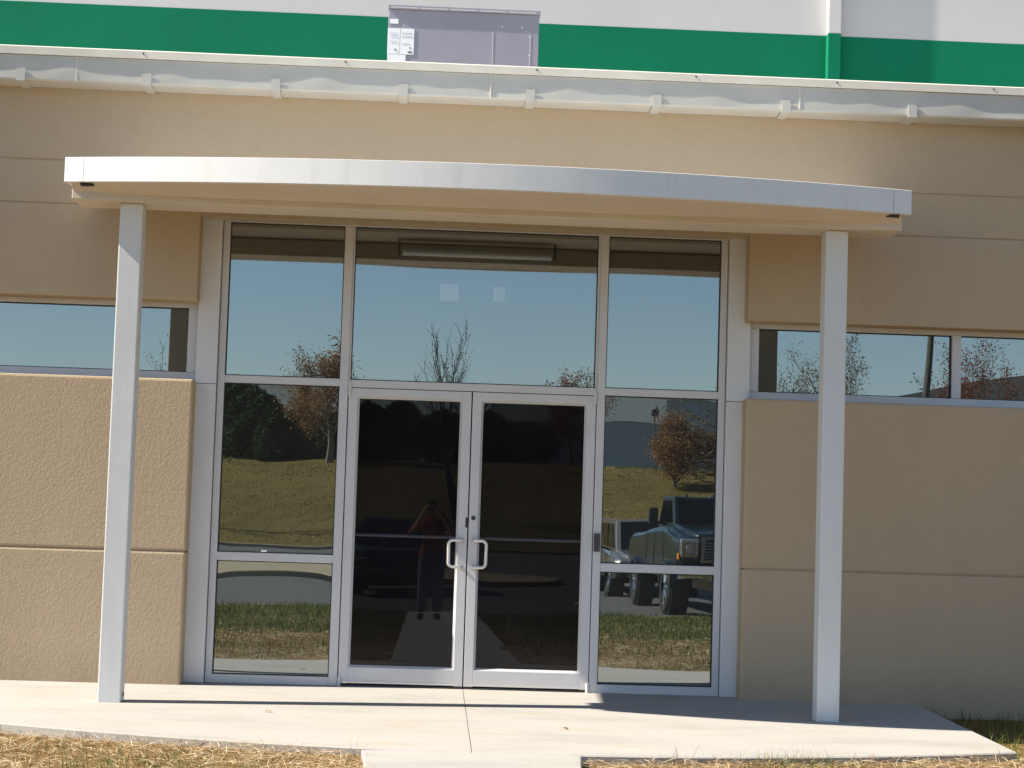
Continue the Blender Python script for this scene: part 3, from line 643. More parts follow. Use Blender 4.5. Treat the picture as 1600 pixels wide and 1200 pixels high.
# ------------------------------------------------------------------ trees
def grow(rs, base, h, spread, levels, trunk_r, lean=0.0, upright=0.5, nchild=4, stems=1, first=0.25, minr=0.007):
    segs = []; tips = []
    def branch(p, d_, L, r, lev):
        n = 4 if lev < 2 else 3; pts = [p.copy()]; dd = d_.copy()
        for i in range(n):
            dd = (dd+Vector((rs.normal(), rs.normal(), rs.normal()*0.6))*(0.045 if lev == 0 else 0.13)+Vector((0, 0, 1))*0.06*upright).normalized()
            pts.append(pts[-1]+dd*L/n)
        rr = [r*(1-0.72*i/n) for i in range(n+1)]
        segs.append((pts, rr, 6 if lev == 0 else (4 if lev == 1 else 3)))
        if lev >= levels:
            tips.extend(pts[1:]); return
        k = nchild+rs.randint(0, 3)+(4 if lev == 0 else 0); az0 = rs.rand()*6.28
        for c in range(k):
            t_ = (first if lev == 0 else 0.2)+(1-(first if lev == 0 else 0.2))*(c+rs.rand())/k; i = min(int(t_*n), n-1); q = pts[i].lerp(pts[i+1], t_*n-i)
            ax = (pts[i+1]-pts[i]).normalized(); az = c*2.4+az0+0.5*rs.normal(); pr = Vector((math.cos(az), math.sin(az), 0.1*rs.normal())); pr = pr-ax*pr.dot(ax)
            if pr.length < 0.01: continue
            pr.normalize(); ang = math.radians(28+26*rs.rand())*spread
            nd = (ax*math.cos(ang)+pr*math.sin(ang)+Vector((0, 0, 0.25*upright))).normalized()
            branch(q, nd, L*(0.42+0.24*rs.rand())*(1.1-0.35*t_ if lev == 0 else 1), max(minr, r*(0.5-0.2*t_)), lev+1)
        tips.append(pts[-1])
    for s in range(stems):
        a = 6.28*s/max(1, stems)+0.4; d0 = Vector((math.cos(a)*0.16*(stems > 1)+lean, math.sin(a)*0.16*(stems > 1), 1)).normalized()
        branch(Vector(base)+Vector((0.1*math.cos(a)*(stems > 1), 0, -0.1)), d0, h*0.8*(1 if s == 0 else 0.8), trunk_r*(1 if stems == 1 else 0.75), 0)
    return segs, tips
def leaf_cloud(rs, pts, n_per, size, sig):
    P = np.repeat(np.array([tuple(p) for p in pts]), n_per, 0)+rs.normal(size=(len(pts)*n_per, 3))*sig
    n = len(P); u = rs.normal(size=(n, 3)); u /= np.linalg.norm(u, axis=1)[:, None]; w_ = np.cross(u, rs.normal(size=(n, 3))); w_ /= np.linalg.norm(w_, axis=1)[:, None]
    s = size*(0.5+rs.rand(n))[:, None]
    V = np.concatenate([P-u*s, P+w_*s*0.45, P+u*s, P-w_*s*0.45], 1).reshape(-1, 3)
    F_ = (np.arange(n)*4)[:, None]+[0, 1, 2, 3]; return V.tolist(), F_.tolist()
def tree(name, label, x, D, h, spread, levels, tr, leafmat, n_per, size, sig, seed, barkm='bark', group=None, z=None, **kw):
    rs = np.random.RandomState(seed); zb = float(lawn_z(np.array(x), np.array(-D))) if z is None else z
    root = empty(name, label, 'tree', (x, -D, zb), 0, group)
    segs, tips = grow(rs, (0, 0, 0), h, spread, levels, tr, **kw)
    mb = MB()
    for pts, rr, n in segs[:]: mb.tube(pts, rr, n, cap=False)
    mb.build('trunk', barkm, root, fixn=False)
    if n_per:
        V, F_ = leaf_cloud(rs, tips, n_per, size, sig); MB().add(V, F_).build('crown', leafmat, root, fixn=False)
    return root
tg = 'trees on the bank across the lot'
tree('budding_tree', 'broad brown-leaved tree reflected in the left side glass', -5.7, 76, 4.7, 1.2, 3, 0.11, 'leaf_brown', 15, 0.055, 0.22, 3, group=tg, nchild=4, first=0.25)
tree('bare_tree', 'tall sparse bare tree reflected in the glass above the doors', 0.34, 62, 6.6, 0.42, 3, 0.11, 'leaf_red', 1, 0.035, 0.05, 15, 'bark_dark', group=tg, nchild=4, upright=0.5, minr=0.012, first=0.40)
tree('budding_tree', 'orange-brown round tree reflected in the right side glass', 11.05, 71, 2.7, 1.45, 3, 0.09, 'leaf_brown', 18, 0.055, 0.22, 23, group=tg, nchild=4, first=0.02)
tree('budding_tree', 'red-leaved treetop reflected above the right door', 7.0, 84, 3.9, 1.1, 3, 0.12, 'leaf_red', 8, 0.06, 0.16, 31, group=tg, nchild=4)
tree('budding_tree', 'brown twiggy treetop right of the red one above the right door', 8.3, 88, 4.2, 1.1, 3, 0.12, 'leaf_olive', 5, 0.055, 0.16, 33, group=tg, nchild=4)
tree('bare_tree', 'fan-shaped budding tree reflected behind the right canopy column', 16.4, 62, 7.2, 0.85, 3, 0.13, 'leaf_olive', 10, 0.045, 0.17, 44, group=tg, nchild=4, upright=0.9, minr=0.012, first=0.35)
tree('budding_tree', 'reddish budding tree reflected in the far right ribbon window', 23.3, 64, 6.6, 0.9, 3, 0.12, 'leaf_red', 11, 0.05, 0.17, 52, group=tg, nchild=4, minr=0.010, first=0.35)
tree('bare_tree', 'thin twigs reflected at the lower right corner of the upper right glass', 11.9, 60, 5.6, 1.0, 3, 0.08, 'leaf_olive', 1, 0.05, 0.08, 57, group=tg, nchild=3, minr=0.010)
tree('bare_tree', 'slim tree seen beside the left column reflection in the ribbon window', -10.4, 60, 6.6, 0.6, 3, 0.1, 'leaf_olive', 1, 0.05, 0.1, 61, group=tg, nchild=3, upright=0.9)
# evergreens
def evergreen(label, x, D, h, rad, seed, shape=1.0, n=11000):
    rs = np.random.RandomState(seed); zb = float(lawn_z(np.array(x), np.array(-D)))
    root = empty('evergreen_tree', label, 'tree', (x, -D, zb), 0, 'dark evergreens behind the bank')
    MB().tube([(0, 0, -0.1), (0.05, 0, h*0.5), (0, 0, h*0.95)], [0.13, 0.08, 0.02], 6).build('trunk', 'bark_dark', root)
    t = rs.rand(n)**0.75; z = -0.05+h*t; prof = np.where(shape > 0.8, (1-t)**0.75*np.minimum(1, 0.5+3*t), np.sqrt(np.clip(1-(2*t-0.85)**2*0.85, 0, 1))*np.where(t > 0.95, 0.5, 1))
    a = rs.rand(n)*6.283; lob = 0.78+0.22*np.sin(a*5+z*3.1+seed)+0.12*np.sin(a*9-z*5)
    r = rad*prof*lob*(0.45+0.6*rs.rand(n)**0.4); pts = np.stack([r*np.cos(a), r*np.sin(a), z], 1)
    V, F_ = leaf_cloud(rs, pts, 2, 0.075, 0.07); MB().add(V, F_).build('crown', 'needle', root, fixn=False)
EG = [(-9.4, 80, 3.6, 1.5, 0.5, 'domed dark evergreen, tallest at the left edge of the left side glass'), (-10.6, 83, 4.2, 1.6, 0.5, 'dark evergreen behind the domed one at the left glass edge'), (-8.3, 78, 2.7, 1.1, 1.0, 'low dark evergreen right of the domed one'),
      (-7.7, 81, 2.4, 0.9, 1.0, 'slim dark evergreen below the pale building corner'), (-7.35, 84, 4.1, 0.42, 1.0, 'thin pointed evergreen against the pale building wall'), (-6.7, 80, 2.3, 1.2, 0.5, 'rounded dark evergreen left of the brown tree trunk'), (-5.1, 79, 2.6, 1.3, 0.5, 'rounded dark evergreen right of the brown tree trunk'),
      (-3.7, 80, 3.0, 1.4, 0.5, 'dark evergreen beside the left door mullion reflection'), (-2.0, 82, 3.2, 1.5, 0.5, 'dark evergreen reflected in the left part of the left door'), (0.3, 82, 2.6, 1.5, 0.5, 'low dark evergreen reflected in the right part of the left door'), (2.6, 84, 2.8, 1.6, 0.5, 'dark evergreen reflected in the left part of the right door'), (4.8, 83, 2.2, 1.5, 0.5, 'low dark evergreen reflected in the right part of the right door')]
for i, (x, D, h, r_, s_, lab) in enumerate(EG): evergreen(lab, x, D, h, r_, 100+i, s_)

# ------------------------------------------------------------------ distant buildings, poles, wires
def far_building(name, label, x0, x1, D, dep, ztop, mat, band=None, ridge=0.0, bays=8):
    root = empty(name, label, 'building', ((x0+x1)/2, -D, 3.3)); hx = (x1-x0)/2; h = ztop-3.3
    v = [(-hx, 0, -1), (hx, 0, -1), (hx, 0, h), (-hx, 0, h), (-hx, -dep, -1), (hx, -dep, -1), (hx, -dep, h), (-hx, -dep, h)]
    MB().add(v, [(0, 1, 2, 3), (5, 4, 7, 6), (1, 5, 6, 2), (4, 0, 3, 7)]).build('wall', mat, root)
    if ridge: MB().prism([(-hx-0.3, h+0.02)]+[(hx*math.sin(k/8*math.pi/2-0*1), h+0.02+ridge*math.cos(k/8*math.pi/2)) if False else (-hx+2*hx*k/16, h+0.02+ridge*math.sin(math.pi*k/16)) for k in range(1, 16)]+[(hx+0.3, h+0.02)], -dep, 0.15, 'y').build('roof', 'bld_grey', root)
    else: box('roof', 'bld_white', root, -hx-0.15, hx+0.15, -dep-0.1, 0.15, h+0.01, h+0.22)
    if band: box('upper_cladding', 'bld_white', root, band[0]-(x0+x1)/2, band[1]-(x0+x1)/2, 0.01, 0.12, band[2]-3.3, h-0.02)
    for k in range(bays):
        x = -hx+2*hx*(k+0.5)/bays; box('wall_rib', mat, root, x-0.12, x+0.12, 0.005, 0.13 if not band else 0.009, -0.9, h-0.05)
    return root
far_building('far_warehouse', 'pale far building between the dark evergreens in the left side glass', -26, -8.5, 121, 20, 9.75, 'bld_white')
far_building('far_warehouse', 'long blue-grey far building with white upper cladding in the right side glass', 4, 34, 125, 25, 10.2, 'bld_blue', band=(4.2, 17.6, 8.3), bays=10)
far_building('far_warehouse', 'far grey building with low curved roof in the right ribbon window', 33.5, 62, 120, 20, 10.7, 'bld_grey', ridge=2.2, bays=9)
pole = empty('utility_pole', 'dark leaning wooden utility pole reflected in the right ribbon window', 'pole', (16.62, -50, -0.2))
MB().tube([(0, 0, -0.5), (0.35, 0, 5), (0.75, 0, 10.5)], [0.15, 0.13, 0.10], 10).build('shaft', 'wood_pole', pole)
box('crossarm', 'wood_pole', pole, -0.4, 1.8, -0.16, -0.06, 9.8, 9.92)
for x in (-0.2, 0.4, 1.1, 1.6): MB().tube([(x, -0.11, 9.92), (x, -0.11, 10.1)], [0.05, 0.03], 8).build('insulator', 'cladding', pole)
lp = empty('lot_light', 'black lot light on a thin pole reflected in the right side glass', 'street lamp', (11.0, -79, float(lawn_z(np.array(11.0), np.array(-79.0)))))
MB().tube([(0, 0, -0.1), (0, 0, 2.75)], [0.05, 0.035], 8).build('pole', 'dark_metal', lp)
MB().tube([(0, 0, 2.72), (0.10, 0, 2.85)], 0.03, 6).build('arm', 'dark_metal', lp)
MB().prism([(-0.20, 2.66), (0.18, 2.56), (0.24, 2.98), (0.14, 3.02), (0.13, 3.14), (0.08, 3.14), (0.07, 3.0), (-0.14, 2.95)], -0.2, 0.2, 'y').build('lamp_head', 'dark_metal', lp)
pl = [(-60+51.3*k/20, -119.5+0.02*k, 11.3-1.0*k/20-0.9*math.sin(math.pi*k/20)) for k in range(21)]
tag(MB().tube(pl, 0.03, 5).build('power_line', 'dark_metal'), 'thin dark overhead wire crossing the pale far building in left side glass', 'wire')

# ------------------------------------------------------------------ vehicles (front faces +Y)
def hull(secs, name, mat, parent, bevel=0.03, smooth=True):
    """secs: list of (y, [(x,z)...]) half sections mirrored across x=0, lofted along y"""
    v = []; f = []; m = len(secs[0][1])*2
    for y, hs in secs:
        pts = [(x, y, z) for x, z in hs]+[(-x, y, z) for x, z in reversed(hs)]; v += pts
    for i in range(len(secs)-1):
        for k in range(m): a = i*m+k; b_ = i*m+(k+1) % m; f.append((a, b_, b_+m, a+m))
    f += [tuple(range(m)), tuple(range((len(secs)-1)*m, len(secs)*m))]
    o = MB().add(v, f).build(name, mat, parent, bevel)
    if smooth:
        for p in o.data.polygons: p.use_smooth = True
        try: o.data.set_sharp_from_angle(angle=0.9)
        except Exception: pass
        if bevel >= 0.04:
            sm = o.modifiers.new('round', 'SUBSURF'); sm.levels = 2; sm.render_levels = 2
    return o
def wheel(parent, x, y, r, wdt, side):
    wh_ = bpy.data.objects.new('wheel', None); sc.collection.objects.link(wh_); wh_.parent = parent; wh_.location = (x, y, r)
    n = 28; prof = [(-wdt/2, r*0.62), (-wdt/2, r*0.9), (-wdt*0.40, r*0.985), (0, r), (wdt*0.40, r*0.985), (wdt/2, r*0.9), (wdt/2, r*0.62)]
    v = []; f = []
    for k in range(n):
        a = 6.2832*k/n
        for j_, (px, pr) in enumerate(prof):
            q = pr*(1.0 if j_ not in (2, 3, 4) or k % 2 else 0.985); v.append((px, q*math.cos(a), q*math.sin(a)))
    m = len(prof)
    for k in range(n):
        for j_ in range(m): f.append((k*m+j_, k*m+(j_+1) % m, ((k+1) % n)*m+(j_+1) % m, ((k+1) % n)*m+j_))
    MB().add(v, f).build('tyre', 'tyre', wh_)
    mb = MB(); s = side
    mb.tube([(s*wdt*0.30, 0, 0), (s*wdt*0.34, 0, 0)], r*0.62, 24); mb.tube([(s*wdt*0.34, 0, 0), (s*wdt*0.5, 0, 0)], [r*0.2, r*0.14], 14)
    for k in range(8):
        a = 6.2832*k/8; p0 = (s*wdt*0.40, 0.16*r*math.cos(a), 0.16*r*math.sin(a)); p1 = (s*wdt*0.40, 0.6*r*math.cos(a), 0.6*r*math.sin(a)); mb.tube([p0, p1], [0.05*r*1.6, 0.05*r], 6)
    mb.build('rim', 'chrome', wh_)
def vehicle(kind, label, cat, loc, P):
    root = empty(kind, label, cat, loc, P.get('rz', 0)); hw = P['w']/2; L = P['L']; r = P['r']; zb = P['zb']; zh = P['zh']; zr = P['zr']; zc = P['zcowl']; yw = P['y_wind']; yc = P['y_cabend']; pm = P['mat']
    # lower body from nose (y=0) back to y=-L with wheel arches shown by flares
    def half(wd, z0, z1, tuck=0.06): return [(wd-0.12, z0), (wd-0.02, z0+0.12), (wd, (z0+z1)/2), (wd-tuck*0.5, z1-0.08), (wd-tuck-0.05, z1)]
    secs = [(-0.02, half(hw*0.90, zb+0.20, zh-0.10)), (-0.16, half(hw*0.97, zb+0.06, zh-0.03)), (-0.6, half(hw, zb, zh)), (yw+0.15, half(hw, zb, zc)), (yc, half(hw, zb, P['zbelt'])), (-L*0.75, half(hw, zb, P['zbed'])), (-L+0.15, half(hw*0.98, zb+0.06, P['zbed'])), (-L, half(hw*0.94, zb+0.15, P['zbed']-0.05))]
    hull(secs, 'body', pm, root, 0.045)
    # hood
    hull([(-0.10, [(hw*0.62, zh-0.12), (hw*0.60, zh-0.02)]), (-0.35, [(hw*0.78, zh-0.10), (hw*0.72, zh+0.05)]), (yw+0.05, [(hw*0.82, zc-0.10), (hw*0.78, zc+0.05)])], 'hood', pm, root, 0.04)
    # cab: pillars and roof
    wi = hw*0.80; wt = hw*0.70; yr0 = yw-P['rake']; yr1 = yc+P['rear_rake']
    zbelt = P['zbelt']
    def slab4(name, mat, pts, th, ins): 
        v = [Vector(p) for p in pts]; n_ = (v[1]-v[0]).cross(v[3]-v[0]).normalized()*th; c = sum(v, Vector())/4
        MB().add([tuple(p) for p in v]+[tuple(p-n_) for p in v], [(0, 1, 2, 3), (7, 6, 5, 4)]+[(q, (q+1) % 4, (q+1) % 4+4, q+4) for q in range(4)]).build(name, mat, root)
    hull([(yw-0.02, [(wi, zc-0.04), (wi-0.02, zc)]), (yr0, [(wi, zc-0.04), (wt, zr)]), (yr1, [(wi, zbelt-0.04), (wt, zr)]), (yc+0.02, [(wi, zbelt-0.04), (wi-0.03, zbelt)])], 'cab', pm, root, 0.07)
    roof_t = 0.09; e = 0.012
    # windshield
    def lerp(a, b_, t_): return a+(b_-a)*t_
    t0, t1 = 0.06, 0.90
    ny = (zr-zc); nz = -(yr0-yw); nl = math.hypot(ny, nz); oy, oz = ny/nl*e, nz/nl*e
    def wpt(s, t_, m_): 
        wd = lerp(wi-0.02, wt, t_)-m_; return (s*wd, lerp(yw-0.02, yr0, t_)+oy, lerp(zc, zr, t_)+oz)
    slab4('windshield', 'car_glass', [wpt(-1, t0, 0.10), wpt(1, t0, 0.10), wpt(1, t1, 0.075), wpt(-1, t1, 0.075)], 0.008, 0)
    # side windows
    for s in (-1, 1):
        for (a0, a1) in P['side']:
            def spt(y, t_): 
                wd = lerp(wi, wt, (lerp(zc, zr, t_)-(zc-0.04))/(zr-zc+0.04)); return (s*(wd+0.012), y, lerp(zc, zr, t_))
            sh = P['rake']*0.85 if (a0 == P['side'][0][0]) else 0.06
            pts = [spt(a0, 0.10), spt(a0-sh, 0.86), spt(a1, 0.86), spt(a1, 0.10)]
            slab4('side_window', 'car_glass', pts if s > 0 else pts[::-1], 0.008, 0)
        mx = s*(hw+P.get('mir', 0.10)); mirr = MB().box(mx-0.09, mx+0.09, yw-0.42, yw-0.30, zc+0.02, zc+P.get('mirh', 0.24)).build('mirror', P.get('mirmat', 'plastic'), root, 0.03)
        MB().tube([(s*(hw-0.12), yw-0.36, zc+0.02), (mx, yw-0.35, zc+0.08)], 0.025, 6).build('mirror_arm', 'plastic', root)
    # face: grille, headlights, bumper
    gz0, gz1 = P['grille']; gwid = P['gw']
    gr = MB().box(-gwid, gwid, -0.06, 0.012, gz0, gz1).build('grille', 'plastic', root, 0.015)
    mb = MB(); mb.box(-gwid, gwid, 0.013, 0.035, gz1-0.05, gz1); mb.box(-gwid, gwid, 0.013, 0.035, gz0, gz0+0.04); mb.box(-gwid, -gwid+0.05, 0.013, 0.035, gz0+0.041, gz1-0.051); mb.box(gwid-0.05, gwid, 0.013, 0.035, gz0+0.041, gz1-0.051)
    mb.build('surround', P.get('trim', 'chrome'), gr)
    nb = P.get('bars', 6)
    for k in range(nb):
        z = gz0+0.06+(gz1-gz0-0.14)*(k+0.5)/nb; MB().box(-gwid+0.051, gwid-0.051, 0.013, 0.028, z-0.009, z+0.009).build('grille_bar', P.get('trim', 'chrome'), gr)
    for s in (-1, 1):
        hl = MB().box(s*(gwid+0.02) if s > 0 else -hw*0.93, hw*0.93 if s > 0 else -(gwid+0.02), -0.16, -0.005, gz0+0.08, gz1-0.03).build('headlight', 'lamp_lens', root, 0.06)
        MB().tube([(s*(gwid+0.5*(hw*0.93-gwid)), -0.01, (gz0+gz1)/2+0.03), (s*(gwid+0.5*(hw*0.93-gwid)), 0.004, (gz0+gz1)/2+0.03)], [0.085, 0.07], 14).build('bulb_reflector', 'chrome', hl)
        MB().box(s*hw*0.95-0.02, s*hw*0.95+0.02, -0.20, -0.05, gz0+0.05, gz0+0.16).build('turn_signal', 'amber', root, 0.015)
    bz0, bz1 = P['bumper']
    bpts = []
    hull([(0.10, [(hw*0.80, bz0+0.03), (hw*0.80, bz1-0.03)]), (0.02, [(hw*0.97, bz0), (hw*0.97, bz1)]), (-0.30, [(hw*1.0, bz0), (hw*1.0, bz1)])], 'front_bumper', P.get('bmat', 'chrome'), root, 0.025)
    if P.get('skirt'): MB().box(-hw*0.7, hw*0.7, -0.15, 0.105, bz0-0.13, bz0+0.02).build('air_dam', P['skirt'], root, 0.02)
    hull([(-L-0.10, [(hw*0.85, bz0+0.02), (hw*0.85, bz1-0.03)]), (-L-0.02, [(hw*0.95, bz0), (hw*0.95, bz1)]), (-L+0.05, [(hw*0.96, bz0), (hw*0.96, bz1)])], 'rear_bumper', P.get('bmat', 'chrome'), root, 0.02)
    for s in (-1, 1):
        for yy in P['axles']:
            wheel(root, s*(hw-0.10), yy, r, P['tw'], s)
            mb = MB(); R1 = r*1.12; v = []; f = []
            for k in range(13):
                a = math.pi*k/12
                for (rad, xo) in ((R1, -0.08), (R1, P['flare']), (R1+0.07, P['flare']), (R1+0.09, -0.08)):
                    v.append((s*(hw-0.03+xo), yy+rad*math.cos(a), r+rad*math.sin(a)))
            for k in range(12):
                for q in range(4): f.append((4*k+q, 4*k+(q+1) % 4, 4*k+4+(q+1) % 4, 4*k+4+q))
            mb.add(v, f).build('fender_flare', P.get('flaremat', pm), root)
            # dark wheel well
            MB().tube([(s*(hw+0.004), yy, r), (s*(hw-0.3), yy, r)], R1, 20).build('wheel_well', 'plastic', root)
    MB().box(-hw*0.75, hw*0.75, -L+0.5, -0.5, max(r*0.55, zb-0.16), zb+0.05).build('chassis', 'plastic', root)
    if P.get('door_lines'):
        for s in (-1, 1):
            for y in P['door_lines']: MB().box(s*hw-0.004, s*hw+0.004, y-0.008, y+0.008, zb+0.14, zc-0.10).build('door_seam', 'plastic', root)
    return root
TZ = -0.50
t = vehicle('pickup_truck', 'lifted dark teal pickup truck with chrome grille reflected in right side glass', 'truck', (5.22, -19.45, TZ), dict(rz=-0.045, w=2.03, L=5.9, r=0.47, tw=0.32, zb=0.72, zh=1.55, zcowl=1.66, zr=2.24, zbelt=1.62, zbed=1.52, y_wind=-1.45, rake=0.62, y_cabend=-3.5, rear_rake=0.15, side=[(-1.75, -2.55), (-2.65, -3.25)], grille=(1.06, 1.50), gw=0.58, bumper=(0.62, 0.92), axles=[-0.95, -4.5], flare=0.10, mat='truck_blue', mir=0.17, mirh=0.34, skirt='tan_reflection', door_lines=[-1.55, -2.6, -3.45]))
for x in (-0.45, -0.1, 0.45): MB().tube([(x, -2.15, 2.22), (x, -2.15, 2.30)], [0.05, 0.02], 8).build('cab_light', 'plastic', t)
for s in (-1, 1): MB().tube([(s*0.5, 0.115, 0.70), (s*0.5, 0.14, 0.70)], 0.07, 12).build('fog_lamp', 'lamp_lens', t)
vehicle('silver_suv', 'light silver vehicle parked behind the dark pickup with black door mirrors', 'car', (4.78, -26.8, TZ), dict(w=1.90, L=4.7, r=0.36, tw=0.24, zb=0.42, zh=1.02, zcowl=1.10, zr=1.76, zbelt=1.10, zbed=1.12, y_wind=-1.15, rake=0.85, y_cabend=-4.45, rear_rake=0.35, side=[(-1.5, -2.6), (-2.7, -3.6)], grille=(0.66, 0.90), gw=0.50, bumper=(0.38, 0.62), axles=[-0.85, -3.7], flare=0.03, mat='silver', bmat='plastic', trim='plastic', mir=0.16, mirh=0.2, door_lines=[-1.5, -2.65]))
vehicle('dark_suv', 'near-black parked car faintly reflected in the left door beside the person', 'car', (-0.98, -24.6, TZ), dict(w=1.85, L=4.6, r=0.35, tw=0.23, zb=0.40, zh=0.98, zcowl=1.05, zr=1.60, zbelt=1.06, zbed=1.08, y_wind=-1.2, rake=0.8, y_cabend=-4.2, rear_rake=0.5, side=[(-1.5, -2.5), (-2.6, -3.4)], grille=(0.62, 0.86), gw=0.5, bumper=(0.36, 0.6), axles=[-0.85, -3.6], flare=0.02, mat='black_paint', bmat='plastic', trim='plastic', mir=0.14, mirh=0.18))

# ------------------------------------------------------------------ the person taking the picture
GZ = walk_z(14.08)
per = empty('person', 'person in orange shirt, dark cap and jeans raising a phone, reflected in left door', 'person', (-0.30, -14.10, GZ), 0)
def skin_mesh(name, verts, edges, radii, mat, parent, sub=2, root=0):
    me = bpy.data.meshes.new(name); me.from_pydata(verts, edges, []); o = bpy.data.objects.new(name, me); sc.collection.objects.link(o); o.parent = parent
    me.materials.append(M[mat]) if isinstance(mat, str) else [me.materials.append(M[k]) for k in mat]
    md = o.modifiers.new('skin', 'SKIN'); md.use_smooth_shade = True
    for i, sv in enumerate(me.skin_vertices[0].data):
        rr = radii[i]; sv.radius = rr if isinstance(rr, tuple) else (rr, rr); sv.use_root = (i == root)
    s_ = o.modifiers.new('sub', 'SUBSURF'); s_.levels = sub; s_.render_levels = sub
    return o
CZ = CAM.z-GZ                                     # height of the phone above the feet
# body faces +Y; eyes behind the phone
hx = 0.02
bv = [(hx, 0, 0.98), (hx, 0.0, 1.12), (hx, -0.01, 1.28), (hx, -0.01, 1.43), (hx, 0.0, 1.50), (hx, 0.015, 1.57),         # 0-5 pelvis..neck
      (hx-0.20, -0.01, 1.44), (hx-0.33, 0.08, 1.27), (hx-0.26, 0.16, 1.33), (hx-0.105, 0.285, CZ-0.02),                       # 6-9 left arm to wrist
      (hx+0.20, -0.01, 1.44), (hx+0.33, 0.08, 1.27), (hx+0.26, 0.16, 1.33), (hx+0.14, 0.285, CZ-0.02),                       # 10-13
      (hx-0.10, 0.0, 0.90), (hx-0.105, 0.025, 0.50), (hx-0.10, 0.0, 0.10),                                              # 14-16 leg
      (hx+0.10, 0.0, 0.90), (hx+0.11, 0.02, 0.50), (hx+0.12, -0.01, 0.10)]
be = [(0, 1), (1, 2), (2, 3), (3, 4), (4, 5), (3, 6), (6, 7), (7, 8), (8, 9), (3, 10), (10, 11), (11, 12), (12, 13), (0, 14), (14, 15), (15, 16), (0, 17), (17, 18), (18, 19)]
br = [(0.165, 0.125), (0.155, 0.12), (0.17, 0.125), (0.165, 0.115), (0.075, 0.075), (0.06, 0.062), (0.07, 0.07), (0.052, 0.052), (0.046, 0.046), (0.030, 0.030), (0.07, 0.07), (0.052, 0.052), (0.046, 0.046), (0.030, 0.030), (0.105, 0.105), (0.08, 0.082), (0.068, 0.07), (0.105, 0.105), (0.08, 0.082), (0.068, 0.07)]
body = skin_mesh('body', bv, be, br, 'shirt', per)
# colour zones on the one body surface: jeans below the waist, skin at forearms and neck
m, tt, b = nodes('clothed_body')
tc = N(tt, 'ShaderNodeTexCoord'); sp = N(tt, 'ShaderNodeSeparateXYZ'); tt.links.new(tc.outputs['Object'], sp.inputs[0])
def step(o, th):
    n_ = N(tt, 'ShaderNodeMath', operation='GREATER_THAN'); tt.links.new(o, n_.inputs[0]); n_.inputs[1].default_value = th; return n_.outputs[0]
cl = noise(tt, 14, 4)
sh = ramp(tt, cl, [(0.3, (0.20, 0.035, 0.010)), (0.7, (0.34, 0.065, 0.02))]); je = ramp(tt, cl, [(0.3, (0.075, 0.10, 0.15)), (0.7, (0.14, 0.17, 0.22))])
c1 = mix(tt, step(sp.outputs['Z'], 0.96), je, sh); c2 = mix(tt, step(sp.outputs['Y'], 0.165), c1, (0.42, 0.24, 0.16)); c3 = mix(tt, step(sp.outputs['Z'], 1.525), c2, (0.42, 0.24, 0.16))
tt.links.new(c3, b.inputs['Base Color']); b.inputs['Roughness'].default_value = 0.85; body.data.materials.clear(); body.data.materials.append(m)
# head
def ellip(cx_, cy_, cz_, rx, ry, rz, nu=20, nv=14, fn=None):
    v = []; f = []
    for i in range(nv+1):
        th = math.pi*i/nv
        for k in range(nu):
            a = 6.2832*k/nu; x, y, z = math.sin(th)*math.cos(a), math.sin(th)*math.sin(a), math.cos(th)
            if fn: x, y, z = fn(x, y, z)
            v.append((cx_+rx*x, cy_+ry*y, cz_+rz*z))
    for i in range(nv):
        for k in range(nu): f.append((i*nu+k, i*nu+(k+1) % nu, (i+1)*nu+(k+1) % nu, (i+1)*nu+k))
    return v, f
HZc = CZ+0.015; HY = 0.06
def headf(x, y, z):
    if z < -0.2: x *= 1-0.28*(-z-0.2); y = y*(1-0.18*(-z-0.2))+(0.08 if y > 0 else 0)*(-z)
    if y > 0.75 and -0.35 < z < 0.12 and abs(x) < 0.24: y += 0.16*(1-abs(x)/0.24)
    if y > 0.6 and 0.02 < z < 0.2 and 0.22 < abs(x) < 0.55: y -= 0.06
    return x, y, z
v, f = ellip(hx, HY, HZc, 0.078, 0.100, 0.122, 28, 20, headf); hd = MB().add(v, f).build('head', 'skin', per, smooth=True, fixn=True)
for s in (-1, 1):
    v, f = ellip(hx+s*0.078, HY-0.01, HZc-0.01, 0.012, 0.022, 0.034, 10, 8); MB().add(v, f).build('ear', 'skin', hd, smooth=True)
    v, f = ellip(hx+s*0.030, HY+0.088, HZc+0.012, 0.012, 0.008, 0.007, 10, 8); MB().add(v, f).build('eye', 'hair', hd, smooth=True)
v, f = ellip(hx, HY+0.088, HZc-0.062, 0.024, 0.008, 0.006, 12, 8); MB().add(v, f).build('mouth', 'shirt', hd, smooth=True)
v, f = ellip(hx, HY-0.012, HZc+0.012, 0.085, 0.100, 0.122, 20, 14, lambda x, y, z: (x, y if y < 0.3 else 0.3, z)); MB().add(v, f).build('hair', 'hair', per, smooth=True)
v, f = ellip(hx, HY, HZc+0.055, 0.090, 0.112, 0.095, 20, 12, lambda x, y, z: (x, y, max(z, -0.1))); MB().add(v, f).build('cap', 'cap', per, smooth=True)
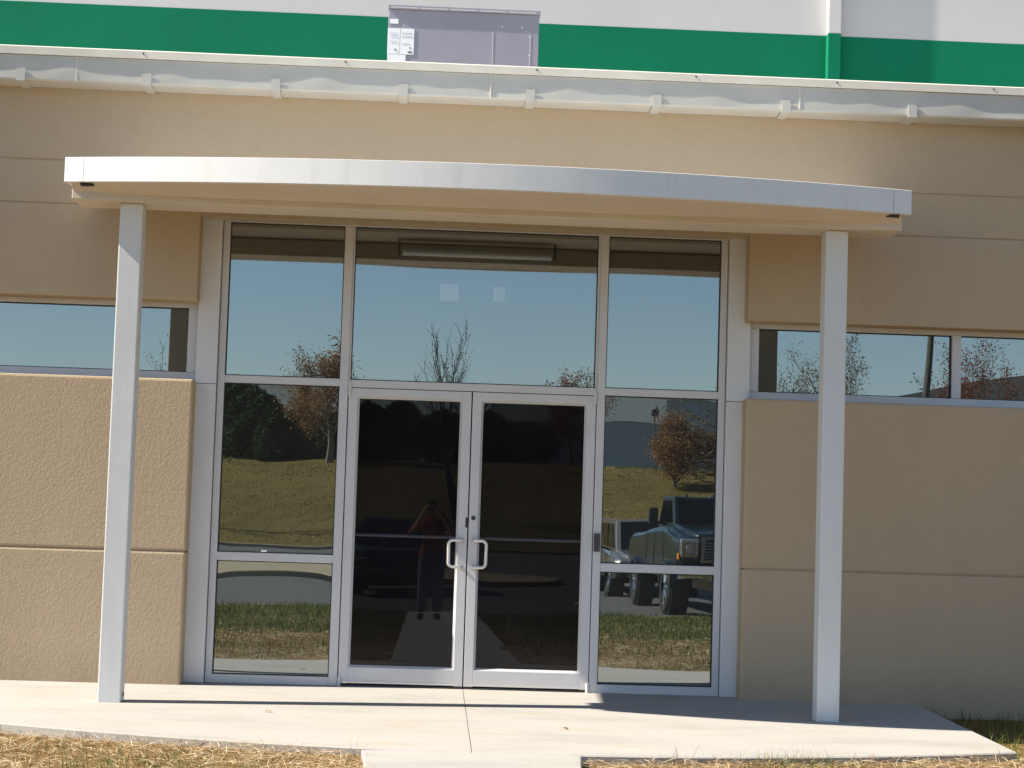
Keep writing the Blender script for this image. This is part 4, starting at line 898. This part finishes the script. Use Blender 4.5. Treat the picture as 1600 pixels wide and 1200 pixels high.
MB().add([(hx-0.075, HY+0.08, HZc+0.055), (hx+0.075, HY+0.08, HZc+0.055), (hx+0.06, HY+0.17, HZc+0.045), (hx-0.06, HY+0.17, HZc+0.045), (hx-0.075, HY+0.08, HZc+0.068), (hx+0.075, HY+0.08, HZc+0.068), (hx+0.06, HY+0.17, HZc+0.055), (hx-0.06, HY+0.17, HZc+0.055)], [(0, 1, 2, 3), (4, 5, 6, 7), (0, 1, 5, 4), (1, 2, 6, 5), (2, 3, 7, 6), (3, 0, 4, 7)]).build('cap_brim', 'cap', per, 0.004)
for s, x0 in ((-1, hx-0.10), (1, hx+0.12)):
    skin_mesh('shoe', [(x0, -0.04, 0.05), (x0, 0.03, 0.055), (x0+s*0.015, 0.13, 0.042), (x0+s*0.02, 0.19, 0.036)], [(0, 1), (1, 2), (2, 3)], [(0.045, 0.045), (0.05, 0.048), (0.048, 0.038), (0.036, 0.03)], 'shoe', per)
# hands: palms beside the phone, fingers curled round its edges
for s in (-1, 1):
    wx = hx-0.105 if s < 0 else hx+0.14
    px = hx-0.02+s*0.072                                       # phone edge
    hv_, he, hr_ = [], [], []
    hv_ += [(wx, 0.285, CZ-0.02), (wx-s*0.018, 0.318, CZ-0.008), (px+s*0.018, 0.345, CZ+0.0)]; hr_ += [0.027, (0.034, 0.022), (0.034, 0.016)]; he += [(0, 1), (1, 2)]
    for k, (dz, ln) in enumerate([(0.032, 0.9), (0.012, 1.0), (-0.010, 0.95), (-0.030, 0.75)]):
        b0 = len(hv_); hv_ += [(px+s*0.020, 0.358, CZ+dz), (px+s*0.014, 0.386, CZ+dz*1.1), (px-s*0.012*ln, 0.392, CZ+dz*1.1)]; hr_ += [0.0095, 0.0088, 0.0075]; he += [(2, b0), (b0, b0+1), (b0+1, b0+2)]
    b0 = len(hv_); hv_ += [(px+s*0.002, 0.338, CZ-0.030), (px-s*0.022, 0.350, CZ-0.022)]; hr_ += [0.010, 0.008]; he += [(1, b0), (b0, b0+1)]
    skin_mesh('hand', hv_, he, hr_, 'skin', per, 1)
ph = empty('phone', 'dark phone held up before the face of the person reflected in left door', 'phone', (CAM.x, CAM.y-0.017, CAM.z))
MB().box(-0.062, 0.062, -0.009, 0.0, -0.031, 0.031).build('case', 'plastic', ph, 0.003)
MB().box(-0.052, 0.052, -0.0105, -0.0095, -0.027, 0.027).build('screen', 'car_glass', ph)
MB().tube([(0.0, 0.0, 0.0), (0.0, 0.002, 0.0)], 0.004, 12).build('lens', 'car_glass', ph)
